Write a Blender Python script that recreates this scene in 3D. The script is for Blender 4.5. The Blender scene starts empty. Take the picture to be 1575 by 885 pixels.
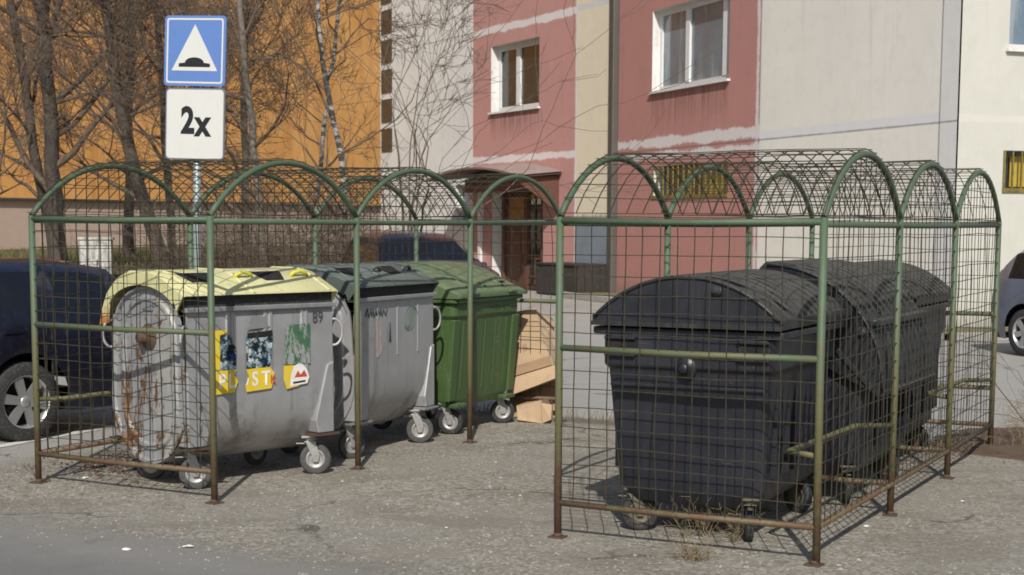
import bpy, math, random
from mathutils import Vector, Matrix, noise
C = bpy.context.scene.collection
PI = math.pi
R = math.radians
rnd = random.Random(7)

# ------------------------------------------------------------------ objects
ROOT = {}
def tag(o, label=None, cat=None, group=None, kind=None):
    if label: o['label'] = label
    if cat: o['category'] = cat
    if group: o['group'] = group
    if kind: o['kind'] = kind
    return o
def thing(name, label, cat, loc=(0, 0, 0), rz=0.0, group=None, tilt=None):
    o = bpy.data.objects.new(name, None); C.objects.link(o)
    o.empty_display_size = .1
    o.location = loc; o.rotation_euler = (tilt[0] if tilt else 0, tilt[1] if tilt else 0, rz)
    ROOT[o.name] = Matrix.Translation(Vector(loc)) @ o.rotation_euler.to_matrix().to_4x4()
    return tag(o, label, cat, group)
def copy_tree(o, parent=None):
    c = o.copy(); C.objects.link(c); c.parent = parent
    for ch in list(o.children): copy_tree(ch, c)
    return c

class MB:
    def __init__(s, world=False): s.v = []; s.f = []; s.m = []; s.uv = {}; s.world = world; s.sm = []
    def face(s, idx, m=0, smooth=False): s.f.append(tuple(idx)); s.m.append(m); s.sm.append(smooth)
    def poly(s, pts, m=0, uv=None, smooth=False):
        b = len(s.v); s.v += [Vector(p) for p in pts]
        s.face(range(b, b + len(pts)), m, smooth)
        if uv: s.uv[len(s.f) - 1] = uv
        return s
    def box(s, c, sz, M=None, m=0, taper=1.0):
        b = len(s.v); x, y, z = sz[0] / 2, sz[1] / 2, sz[2] / 2
        for dz in (-1, 1):
            t = taper if dz < 0 else 1
            for dx, dy in ((-1, -1), (1, -1), (1, 1), (-1, 1)):
                p = Vector((c[0] + dx * x * t, c[1] + dy * y * t, c[2] + dz * z))
                s.v.append(M @ p if M else p)
        for q in ((0, 3, 2, 1), (4, 5, 6, 7), (0, 1, 5, 4), (1, 2, 6, 5), (2, 3, 7, 6), (3, 0, 4, 7)):
            s.face([b + i for i in q], m)
        return s
    def tube(s, pts, r, n=8, m=0, smooth=True, caps=True):
        pts = [Vector(p) for p in pts]; k = len(pts)
        rs = r if isinstance(r, (list, tuple)) else [r] * k
        b = len(s.v); prev = None
        for i, p in enumerate(pts):
            t = (pts[min(i + 1, k - 1)] - pts[max(i - 1, 0)])
            if t.length < 1e-9: t = Vector((0, 0, 1))
            t.normalize()
            if prev is None:
                a = Vector((0, 0, 1)) if abs(t.z) < .9 else Vector((1, 0, 0))
                u = t.cross(a).normalized()
            else:
                u = (prev - t * prev.dot(t))
                u = u.normalized() if u.length > 1e-6 else t.orthogonal().normalized()
            prev = u; w = t.cross(u)
            for j in range(n):
                an = 2 * PI * j / n + (PI / 4 if n == 4 else 0)
                s.v.append(p + (u * math.cos(an) + w * math.sin(an)) * rs[i])
        for i in range(k - 1):
            for j in range(n):
                a = b + i * n + j; c = b + i * n + (j + 1) % n
                s.face((a, c, c + n, a + n), m, smooth)
        if caps and n > 2:
            s.face([b + j for j in range(n)][::-1], m); s.face([b + (k - 1) * n + j for j in range(n)], m)
        return s
    def cyl(s, a, b, r, n=20, m=0, r2=None): return s.tube([a, b], [r, r if r2 is None else r2], n, m)
    def prism(s, prof, fn, a, b, m=0, smooth=False, caps=True):
        """prof: closed 2D loop; fn(p, t) -> 3D point at extrusion t"""
        n = len(prof); base = len(s.v)
        for t in (a, b):
            for p in prof: s.v.append(Vector(fn(p, t)))
        for i in range(n):
            j = (i + 1) % n
            s.face((base + i, base + j, base + n + j, base + n + i), m, smooth)
        if caps:
            s.face([base + i for i in range(n)][::-1], m); s.face([base + n + i for i in range(n)], m)
        return s
    def lathe(s, prof, c, axis, n=24, m=0, smooth=True):
        """prof [(r,h)] about axis through c"""
        ax = Vector(axis).normalized(); u = ax.orthogonal().normalized(); w = ax.cross(u); c = Vector(c); b = len(s.v)
        for r_, h in prof:
            for j in range(n):
                an = 2 * PI * j / n
                s.v.append(c + ax * h + (u * math.cos(an) + w * math.sin(an)) * r_)
        for i in range(len(prof) - 1):
            for j in range(n):
                a = b + i * n + j; d = b + i * n + (j + 1) % n
                s.face((a, d, d + n, a + n), m, smooth)
        return s
    def build(s, name, mats, parent=None, bevel=0, auto=False):
        vs = s.v
        if s.world and parent is not None:
            q = parent
            while q.parent: q = q.parent
            Mi = ROOT[q.name].inverted(); vs = [Mi @ v for v in s.v]
        me = bpy.data.meshes.new(name)
        me.from_pydata([tuple(v) for v in vs], [], s.f)
        mats = mats if isinstance(mats, (list, tuple)) else [mats]
        for mt in mats: me.materials.append(mt)
        me.polygons.foreach_set('material_index', s.m)
        me.polygons.foreach_set('use_smooth', s.sm)
        if s.uv:
            ul = me.uv_layers.new(name='UVMap')
            for fi, uv in s.uv.items():
                ls = me.polygons[fi].loop_start
                for k, c in enumerate(uv): ul.data[ls + k].uv = c
        me.update()
        o = bpy.data.objects.new(name, me); C.objects.link(o)
        if parent is not None: o.parent = parent
        if bevel:
            b = o.modifiers.new('bevel', 'BEVEL'); b.width = bevel; b.segments = 2; b.limit_method = 'ANGLE'; b.angle_limit = R(40)
        return o

# ------------------------------------------------------------------ materials
class NT:
    def __init__(s, name):
        s.mat = bpy.data.materials.new(name); s.mat.use_nodes = True
        s.t = s.mat.node_tree; s.t.nodes.clear()
        s.out = s.n('ShaderNodeOutputMaterial'); s.b = s.n('ShaderNodeBsdfPrincipled')
        s.l(s.b.outputs[0], s.out.inputs[0])
    def n(s, ty, **kw):
        nd = s.t.nodes.new(ty)
        for k, v in kw.items(): setattr(nd, k, v)
        return nd
    def l(s, a, b): s.t.links.new(a, b)
    def val(s, x, sock):
        if isinstance(x, (int, float)): sock.default_value = x
        elif isinstance(x, (tuple, list)):
            sock.default_value = tuple(x) + ((1,) if len(x) == 3 and len(sock.default_value) == 4 else ())
        else: s.l(x, sock)
    def math(s, op, a, b=0.0, c=None, clamp=False):
        nd = s.n('ShaderNodeMath', operation=op, use_clamp=clamp)
        s.val(a, nd.inputs[0]); s.val(b, nd.inputs[1])
        if c is not None: s.val(c, nd.inputs[2])
        return nd.outputs[0]
    def step(s, x, a, b, lo=0.0, hi=1.0):
        nd = s.n('ShaderNodeMapRange', interpolation_type='SMOOTHSTEP')
        s.val(x, nd.inputs[0]); nd.inputs[1].default_value = a; nd.inputs[2].default_value = b
        nd.inputs[3].default_value = lo; nd.inputs[4].default_value = hi
        return nd.outputs[0]
    def mix(s, fac, a, b, mode='MIX'):
        nd = s.n('ShaderNodeMix', data_type='RGBA', blend_type=mode)
        s.val(fac, nd.inputs[0]); s.val(a, nd.inputs[6]); s.val(b, nd.inputs[7])
        return nd.outputs[2]
    def noise(s, scale, detail=4, rough=.55, vec=None, stretch=None, dist=0.0):
        nd = s.n('ShaderNodeTexNoise'); nd.inputs['Scale'].default_value = scale
        nd.inputs['Detail'].default_value = detail; nd.inputs['Roughness'].default_value = rough
        nd.inputs['Distortion'].default_value = dist
        v = vec if vec is not None else s.coord()
        if stretch:
            mp = s.n('ShaderNodeMapping'); mp.inputs['Scale'].default_value = stretch; s.l(v, mp.inputs[0]); v = mp.outputs[0]
        s.l(v, nd.inputs['Vector'])
        return nd.outputs[0]
    def voro(s, scale, feature='F1', vec=None, out=0):
        nd = s.n('ShaderNodeTexVoronoi', feature=feature); nd.inputs['Scale'].default_value = scale
        s.l(vec if vec is not None else s.coord(), nd.inputs['Vector'])
        return nd.outputs[out]
    def coord(s, kind='Object'):
        if not hasattr(s, '_c'): s._c = {}
        if kind not in s._c:
            if kind == 'World':
                s._c[kind] = s.n('ShaderNodeNewGeometry').outputs['Position']
            else:
                tc = s.n('ShaderNodeTexCoord'); v = tc.outputs['Object' if kind == 'Raw' else kind]
                if kind == 'Object':
                    oi = s.n('ShaderNodeObjectInfo'); ad = s.n('ShaderNodeVectorMath', operation='ADD')
                    ml = s.n('ShaderNodeVectorMath', operation='SCALE'); ml.inputs[0].default_value = (13, 7, 3)
                    s.l(oi.outputs['Random'], ml.inputs['Scale'])
                    s.l(v, ad.inputs[0]); s.l(ml.outputs[0], ad.inputs[1]); v = ad.outputs[0]
                s._c[kind] = v
        return s._c[kind]
    def sep(s, v):
        nd = s.n('ShaderNodeSeparateXYZ'); s.l(v, nd.inputs[0]); return nd.outputs
    def bump(s, h, strength=.3, dist=.01):
        nd = s.n('ShaderNodeBump'); nd.inputs['Strength'].default_value = strength; nd.inputs['Distance'].default_value = dist
        s.l(h, nd.inputs['Height']); s.l(nd.outputs[0], s.b.inputs['Normal'])
    def done(s, col, rough=.7, metal=0.0, spec=None):
        s.val(col, s.b.inputs['Base Color']); s.val(rough, s.b.inputs['Roughness']); s.val(metal, s.b.inputs['Metallic'])
        if spec is not None: s.b.inputs['Specular IOR Level'].default_value = spec
        return s.mat

def lerp(a, b, t): return tuple(x + (y - x) * t for x, y in zip(a, b))
def mat_basic(name, col, rough=.6, metal=0.0, var=.25, scale=6, dirt=(.12, .10, .08), dirtamt=.3, bump=.0, spec=None):
    t = NT(name)
    a = t.mix(t.noise(scale), tuple(c * (1 - var) for c in col), tuple(min(1, c * (1 + var)) for c in col))
    d = t.math('MULTIPLY', t.step(t.noise(scale * 2.7, 6, .7), .48, .72), dirtamt)
    c = t.mix(d, a, dirt)
    if bump: t.bump(t.noise(scale * 12, 5, .7), bump, .005)
    return t.done(c, rough, metal, spec)

def mat_cage(name='cage_paint'):
    t = NT(name); z = t.sep(t.coord('World'))[2]; w = t.coord('World')
    n1 = t.noise(9, 6, .75, w); n2 = t.noise(40, 4, .7, w)
    base = t.mix(n1, (.045, .078, .044), (.10, .15, .09))
    olive = t.mix(n1, (.085, .085, .035), (.15, .14, .068))
    rust = t.mix(n2, (.06, .035, .022), (.17, .10, .055))
    a = t.math('ADD', z, t.math('ADD', t.math('MULTIPLY', t.math('SUBTRACT', n1, .5), 1.6), t.math('MULTIPLY', t.math('SUBTRACT', t.noise(28, 5, .8, w), .5), 1.2)))
    c = t.mix(t.step(a, .75, 1.25), olive, base)
    c = t.mix(t.step(a, .42, .15), c, rust)
    spots = t.step(n2, .57, .66)
    c = t.mix(t.math('MULTIPLY', spots, .75), c, rust)
    t.bump(n2, .3, .003)
    return t.done(c, .6)
def mat_wire():
    t = NT('wire_mesh_paint'); w = t.coord('World')
    n = t.noise(25, 4, .7, w)
    return t.done(t.mix(t.step(n, .4, .6), (.020, .026, .015), (.052, .036, .02)), .65)
def mat_galv(name='galvanised_steel', k=1.0):
    t = NT(name)
    n = t.noise(5, 6, .65); st = t.noise(9, 5, .7, stretch=(1.0, 1.0, .07)); fine = t.noise(60, 3, .6)
    c = t.mix(n, (.33 * k, .332 * k, .34 * k), (.48 * k, .48 * k, .485 * k))
    c = t.mix(t.step(st, .5, .78, 0, .6), c, (.50 * k, .49 * k, .46 * k))
    c = t.mix(t.step(st, .44, .25, 0, .6), c, (.15, .14, .12)); c = t.mix(t.step(t.noise(2.2, 5, .7), .56, .68, 0, .35), c, (.20, .19, .17))
    z = t.sep(t.coord('Raw'))[2]
    c = t.mix(t.step(t.math('ADD', t.noise(4, 5, .7), t.math('MULTIPLY', z, -.35)), .40, .58, 0, .55), c, (.16, .12, .075))
    t.bump(fine, .15, .002)
    return t.done(c, t.step(n, .2, .8, .42, .62), .45)
def mat_rusty_galv():
    t = NT('rusty_galvanised_steel')
    n = t.noise(5, 6, .65); st = t.noise(6, 6, .75, stretch=(1, 1, .3)); r2 = t.noise(30, 4, .7)
    c = t.mix(n, (.22, .225, .23), (.38, .385, .39))
    c = t.mix(t.step(t.noise(3, 4, .6, stretch=(1, 1, .15)), .5, .7, 0, .7), c, (.48, .46, .40))
    c = t.mix(t.step(t.noise(4.5, 5, .7), .60, .66), c, (.17, .10, .05)); c = t.mix(t.step(st, .525, .575), c, t.mix(r2, (.065, .035, .02), (.22, .115, .05)))
    t.bump(t.noise(14, 3), .5, .006)
    return t.done(c, .62, .25)
def mat_rust():
    t = NT('rust'); n = t.noise(18, 6, .7)
    t.bump(n, .4, .004)
    return t.done(t.mix(n, (.045, .03, .02), (.13, .08, .05)), .85)
def mat_yellow():
    t = NT('faded_yellow_plastic'); n = t.noise(3, 5, .6); n2 = t.noise(14, 6, .75, stretch=(1, .3, 1)); x = t.sep(t.coord('Raw'))
    c = t.mix(n, (.55, .52, .24), (.66, .64, .38))
    c = t.mix(t.step(n2, .54, .70, 0, .8), c, (.36, .31, .15)); c = t.mix(t.step(t.noise(26, 5, .8), .55, .68, 0, .55), c, (.30, .27, .15))
    c = t.mix(t.step(t.noise(2.2, 3, .5), .6, .7, 0, .35), c, (.75, .74, .6))
    n3 = t.noise(9, 5, .7)
    t.bump(n2, .15, .003)
    c = t.mix(t.step(t.math('ADD', t.math('MULTIPLY', x[2], -1.0), t.math('MULTIPLY', n3, .5)), -.86, -.74), c, (.42, .17, .05))
    return t.done(c, .5)
def mat_plastic(name, col, k=.3, rough=.42, dust=(.3, .29, .26), dustamt=.35):
    t = NT(name); n = t.noise(3, 5, .6); st = t.noise(10, 5, .7, stretch=(1, 1, .1)); nz = t.sep(t.n('ShaderNodeNewGeometry').outputs['Normal'])[2]
    c = t.mix(n, tuple(x * (1 - k) for x in col), tuple(x * (1 + k) for x in col))
    c = t.mix(t.step(st, .5, .8, 0, dustamt), c, dust)
    top = t.math('MULTIPLY', t.step(nz, .35, 1.0), t.step(t.noise(7, 6, .7), .3, .65, .25, 1))
    c = t.mix(t.math('MULTIPLY', top, dustamt * 1.3), c, dust)
    sc_ = t.math('MULTIPLY', t.step(t.noise(7, 3, .6, stretch=(1, 1, 14)), .66, .70), t.step(t.noise(3, 3, .5), .5, .62))
    c = t.mix(t.math('MULTIPLY', sc_, .35), c, tuple(min(.5, x * 4 + .06) for x in col))
    c = t.mix(t.step(t.noise(33, 3, .6), .73, .76, 0, .5), c, tuple(min(.6, x * 5 + .1) for x in col))
    c = t.mix(t.step(t.noise(1.7, 5, .7, stretch=(1, 1, .4)), .55, .75, 0, .4), c, tuple(x * .8 + .035 for x in col))
    t.bump(t.noise(90, 3), .08, .002)
    return t.done(c, t.step(n, .3, .7, rough - .06, rough + .14))
def mat_leafy(name, a, b): 
    t = NT(name); return t.done(t.mix(t.noise(9, 3, .6), a, b), .8)
def mat_bark(name, a, b, s=6):
    t = NT(name); n = t.noise(s, 6, .7, stretch=(1, 1, .35)); t.bump(n, .5, .02)
    return t.done(t.mix(n, a, b), .9)
def mat_birch():
    t = NT('birch_bark'); n = t.noise(5, 5, .7, stretch=(.6, .6, 2.0)); c = t.mix(t.noise(3), (.26, .245, .22), (.46, .44, .40))
    c = t.mix(t.step(n, .46, .54), c, (.05, .045, .04)); return t.done(c, .8)
def mat_paint(name, col):
    t = NT(name); c = t.mix(t.noise(2.5, 4), tuple(x * .8 for x in col), tuple(x * 1.15 for x in col))
    c = t.mix(t.step(t.noise(20, 5, .7), .5, .8, 0, .18), c, (.2, .18, .15))
    m = t.done(c, .42, .15); t.b.inputs['Coat Weight'].default_value = .6; t.b.inputs['Coat Roughness'].default_value = .12
    return m

def mat_plaster(name, col, zb=(), sb=(), band=(.62, .60, .60), rough_amp=.3, stain=.25, var=.08, drips=None, zmin_dirt=True, dark_line=None, extra=None):
    """wall plaster in wall coordinates (u along the wall, v height); zb/sb = (position, half width) bands of repair plaster"""
    t = NT(name); uv = t.coord('UV'); xyz = t.sep(uv); s_, z_ = xyz[0], xyz[1]
    big = t.noise(.7, 5, .6, uv); mid = t.noise(3.2, 5, .65, uv); fine = t.noise(30, 4, .7, uv)
    c = t.mix(big, tuple(x * (1 - var) for x in col), tuple(min(1, x * (1 + var)) for x in col))
    c = t.mix(t.step(mid, .45, .75, 0, .22), c, tuple(x * .72 for x in col))
    st = t.noise(2.4, 5, .7, uv, stretch=(2.2, .12, 1))
    c = t.mix(t.step(st, .54, .8, 0, stain), c, tuple(x * .45 for x in col))
    if extra:  # lighter scratches
        c = t.mix(t.step(t.noise(1.1, 5, .75, uv, stretch=(1, .8, 1)), .60, .68, 0, extra[1]), c, extra[0])
    wob = t.math('MULTIPLY', t.math('ADD', t.math('SUBTRACT', t.noise(1.3, 6, .75, uv), .5), t.math('MULTIPLY', t.math('SUBTRACT', t.noise(9, 5, .8, uv), .5), .35)), rough_amp)
    mask = None
    for pos, hw in zb:
        d = t.math('ADD', t.math('ABSOLUTE', t.math('SUBTRACT', z_, pos)), wob); m = t.step(d, hw + .025, hw - .025)
        mask = m if mask is None else t.math('MAXIMUM', mask, m)
    for pos, hw in sb:
        d = t.math('ADD', t.math('ABSOLUTE', t.math('SUBTRACT', s_, pos)), t.math('MULTIPLY', wob, .6)); m = t.step(d, hw + .025, hw - .025)
        mask = m if mask is None else t.math('MAXIMUM', mask, m)
    if mask is not None: c = t.mix(t.math('MULTIPLY', mask, .92), c, t.mix(mid, tuple(x * .85 for x in band), band))
    if dark_line:
        d = t.math('ADD', t.math('ABSOLUTE', t.math('SUBTRACT', z_, dark_line)), t.math('MULTIPLY', t.math('SUBTRACT', mid, .5), .03))
        c = t.mix(t.step(d, .022, .008, 0, .6), c, (.12, .11, .11))
    for (sa, sb2, zt, ln) in (drips or ()):
        ins = t.math('MULTIPLY', t.step(s_, sa - .1, sa + .1), t.step(s_, sb2 + .1, sb2 - .1))
        ver = t.math('MULTIPLY', t.step(z_, zt - ln, zt), t.step(z_, zt + .03, zt))
        dn = t.step(t.noise(3.0, 4, .7, uv, stretch=(3, .1, 1)), .42, .62, .15, .75)
        c = t.mix(t.math('MULTIPLY', t.math('MULTIPLY', ins, ver), dn), c, tuple(x * .35 for x in col))
    if zmin_dirt:
        c = t.mix(t.step(t.math('ADD', z_, t.math('MULTIPLY', mid, .5)), .75, .25, 0, .5), c, (.16, .14, .12))
    t.bump(fine, .25, .01)
    return t.done(c, .9)

M = {}
M['cage'] = mat_cage(); M['wire'] = mat_wire(); M['galv'] = mat_galv(); M['galv_dark'] = mat_galv('galvanised_steel_worn', .8)
M['galv_rust'] = mat_rusty_galv(); M['rust'] = mat_rust(); M['rust_dark'] = mat_basic('dark_rusty_frame', (.075, .05, .032), .85, .1, .4, 14, (.16, .08, .04), .6); M['yellow'] = mat_yellow()
M['dgreen'] = mat_plastic('dark_green_plastic', (.075, .092, .08), dust=(.22, .26, .23), dustamt=.5)
M['green'] = mat_plastic('green_plastic', (.052, .098, .030), .2, .45, (.22, .26, .13), .3)
M['greenlid'] = mat_plastic('faded_green_plastic', (.085, .13, .052), .2, .45, (.22, .25, .15), .5)
M['black'] = mat_plastic('black_plastic', (.015, .016, .0225), .3, .40, (.075, .075, .08), .22)
M['blacklid'] = mat_plastic('sun_bleached_black_plastic', (.022, .022, .023), .3, .48, (.095, .09, .078), .55)
M['rubber'] = mat_basic('rubber', (.025, .025, .027), .8, var=.3, scale=20, dirt=(.16, .14, .12), dirtamt=.5)
M['wheelrub'] = mat_basic('grey_wheel_rubber', (.06, .06, .06), .75, var=.3, scale=20, dirt=(.2, .18, .15), dirtamt=.5)
M['steel'] = mat_basic('zinc_steel', (.36, .36, .35), .5, .45, .3, 30, (.14, .11, .08), .7)
M['steel_dull'] = mat_basic('dull_dirty_steel', (.13, .12, .09), .65, .3, .3, 25, (.10, .07, .04), .7)
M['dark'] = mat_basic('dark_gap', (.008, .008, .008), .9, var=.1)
M['white_plastic'] = mat_basic('white_window_plastic', (.74, .74, .73), .4, var=.05, dirt=(.4, .38, .35), dirtamt=.3)
M['white_reveal'] = mat_basic('white_reveal_plaster', (.72, .71, .68), .85, var=.06, scale=2, dirt=(.35, .32, .28), dirtamt=.4)
M['sticker_yellow'] = mat_basic('sticker_yellow', (.72, .52, .03), .4, var=.12, scale=12, dirt=(.55, .52, .35), dirtamt=.5)
M['white_print'] = mat_basic('white_print', (.78, .77, .72), .5, var=.08, dirtamt=.2)
M['red_print'] = mat_basic('red_print', (.55, .07, .04), .5)
M['black_print'] = mat_basic('black_print', (.012, .012, .014), .5, dirtamt=.1)
M['marker'] = mat_basic('black_marker', (.06, .065, .07), .6)
M['marker_green'] = mat_basic('green_marker', (.15, .22, .17), .6)
M['card'] = mat_basic('cardboard', (.46, .33, .205), .85, var=.14, scale=5, dirt=(.3, .2, .11), dirtamt=.4, bump=.1)
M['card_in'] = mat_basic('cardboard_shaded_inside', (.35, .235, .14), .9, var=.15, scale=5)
M['glass'] = mat_basic('sky_tinted_window_glass', (.12, .175, .23), .08, 0, .35, .8, (.24, .29, .34), .55, spec=.9)  # bluish base puts the reflected sky into the pane colour
def mat_curtain_sky_glass():
    t = NT('curtained_sky_tinted_glass'); w = t.coord('World')
    n = t.noise(2.2, 4, .6, w, stretch=(1, 1, .12)); b = t.noise(1.1, 5, .7, w)
    c = t.mix(b, (.05, .085, .12), (.20, .27, .33)); c = t.mix(t.step(n, .50, .60, 0, .55), c, (.38, .40, .40))  # blue tones are reflected sky put into the colour; pale columns are curtains
    return t.done(c, .06, 0, .9)
M['glass'] = mat_curtain_sky_glass()
M['glass_dark'] = mat_basic('dark_window_glass', (.022, .028, .028), .06, 0, .5, 1.5, (.075, .08, .072), .6, spec=.8)
M['car_glass'] = mat_basic('car_glass', (.008, .009, .012), .05, 0, .2, 1.5, dirtamt=.05, spec=.7)
M['navy'] = mat_paint('navy_car_paint', (.006, .0065, .018)); M['greyblue'] = mat_paint('grey_blue_car_paint', (.12, .135, .18))
M['purple'] = mat_paint('purple_blue_car_paint', (.014, .015, .042)); M['redpaint'] = mat_paint('red_car_paint', (.30, .05, .045))
M['alloy'] = mat_basic('alloy_wheel', (.5, .5, .5), .35, .7, .1, 10, dirtamt=.2)
M['red_glass'] = mat_basic('tail_light_red', (.16, .012, .012), .25, dirtamt=.0)
M['wood_dark'] = mat_basic('dark_stained_wood', (.12, .055, .035), .6, var=.4, scale=5)
M['wood_orange'] = mat_basic('orange_brown_wood_panel', (.33, .15, .04), .5, var=.3, scale=3)
M['canopy'] = mat_basic('canopy_sheet', (.30, .23, .21), .7, var=.2, scale=3)
M['pipe'] = mat_basic('grey_downpipe', (.095, .088, .08), .6, .1, var=.2, scale=2)
M['blue_panel'] = mat_basic('grey_blue_panel', (.20, .24, .28), .6, var=.15, scale=2)
M['dark_board'] = mat_basic('dark_weathered_boards', (.035, .03, .027), .85, var=.5, scale=6)
M['yellow_bar'] = mat_basic('yellow_grille_paint', (.20, .155, .035), .7, var=.3, scale=3, dirt=(.06, .05, .03), dirtamt=.85)
M['sign_blue'] = mat_basic('sign_blue', (.11, .21, .50), .35, var=.06, dirtamt=.12)
M['sign_white'] = mat_basic('sign_white', (.62, .62, .585), .4, var=.03, dirt=(.5, .5, .46), dirtamt=.15)
M['sign_grey'] = mat_basic('sign_edge_grey', (.16, .17, .2), .5)
M['pole'] = mat_basic('galvanised_pole', (.34, .40, .40), .5, .35, .15, 12)
M['cabinet'] = mat_basic('pale_cabinet', (.55, .54, .50), .6, var=.08, scale=3)
M['kerb'] = mat_basic('kerb_concrete', (.33, .32, .29), .9, var=.2, scale=4, bump=.3)
M['paint_line'] = mat_basic('road_line_paint', (.6, .6, .57), .8, var=.15, scale=8, dirt=(.3, .29, .27), dirtamt=.8)
M['bark'] = mat_bark('dark_bark', (.034, .028, .022), (.115, .095, .076)); M['twig'] = mat_bark('twig_bark', (.075, .052, .038), (.19, .14, .10))
M['greybark'] = mat_bark('grey_bark', (.10, .088, .07), (.24, .21, .175)); M['birch'] = mat_birch()
M['weed'] = mat_leafy('dry_weed', (.16, .12, .07), (.32, .25, .15)); M['grass'] = mat_leafy('winter_grass', (.06, .065, .02), (.17, .16, .06))
M['leaf'] = mat_leafy('dead_leaves', (.07, .035, .022), (.19, .10, .06)); M['pebble'] = mat_leafy('pebbles', (.14, .13, .11), (.42, .40, .36))
M['paper'] = mat_basic('paper_scrap', (.72, .71, .66), .8, var=.1)

# trash photo printed on the sticker: bottles and foil
def mat_trash():
    t = NT('sticker_bottle_photo'); n = t.noise(30, 5, .85, stretch=(1, 1, .6))
    c = t.mix(t.step(t.noise(14, 5, .8), .47, .54), (.012, .018, .022), t.mix(t.step(n, .42, .62), (.06, .15, .20), (.62, .68, .66)))
    c = t.mix(t.step(t.noise(19, 3, .6), .62, .67), c, (.02, .05, .30)); return t.done(c, .35)
def mat_trash_green():
    t = NT('sticker_green_photo'); n = t.noise(16, 5, .8, stretch=(1, 1, .4))
    c = t.mix(n, (.015, .06, .025), (.10, .22, .12)); c = t.mix(t.step(t.noise(17, 5, .85, stretch=(1.4, 1, .5)), .46, .54, 0, .92), c, (.33, .335, .335)); return t.done(c, .4)
M['trash'] = mat_trash(); M['trash_green'] = mat_trash_green()

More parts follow.
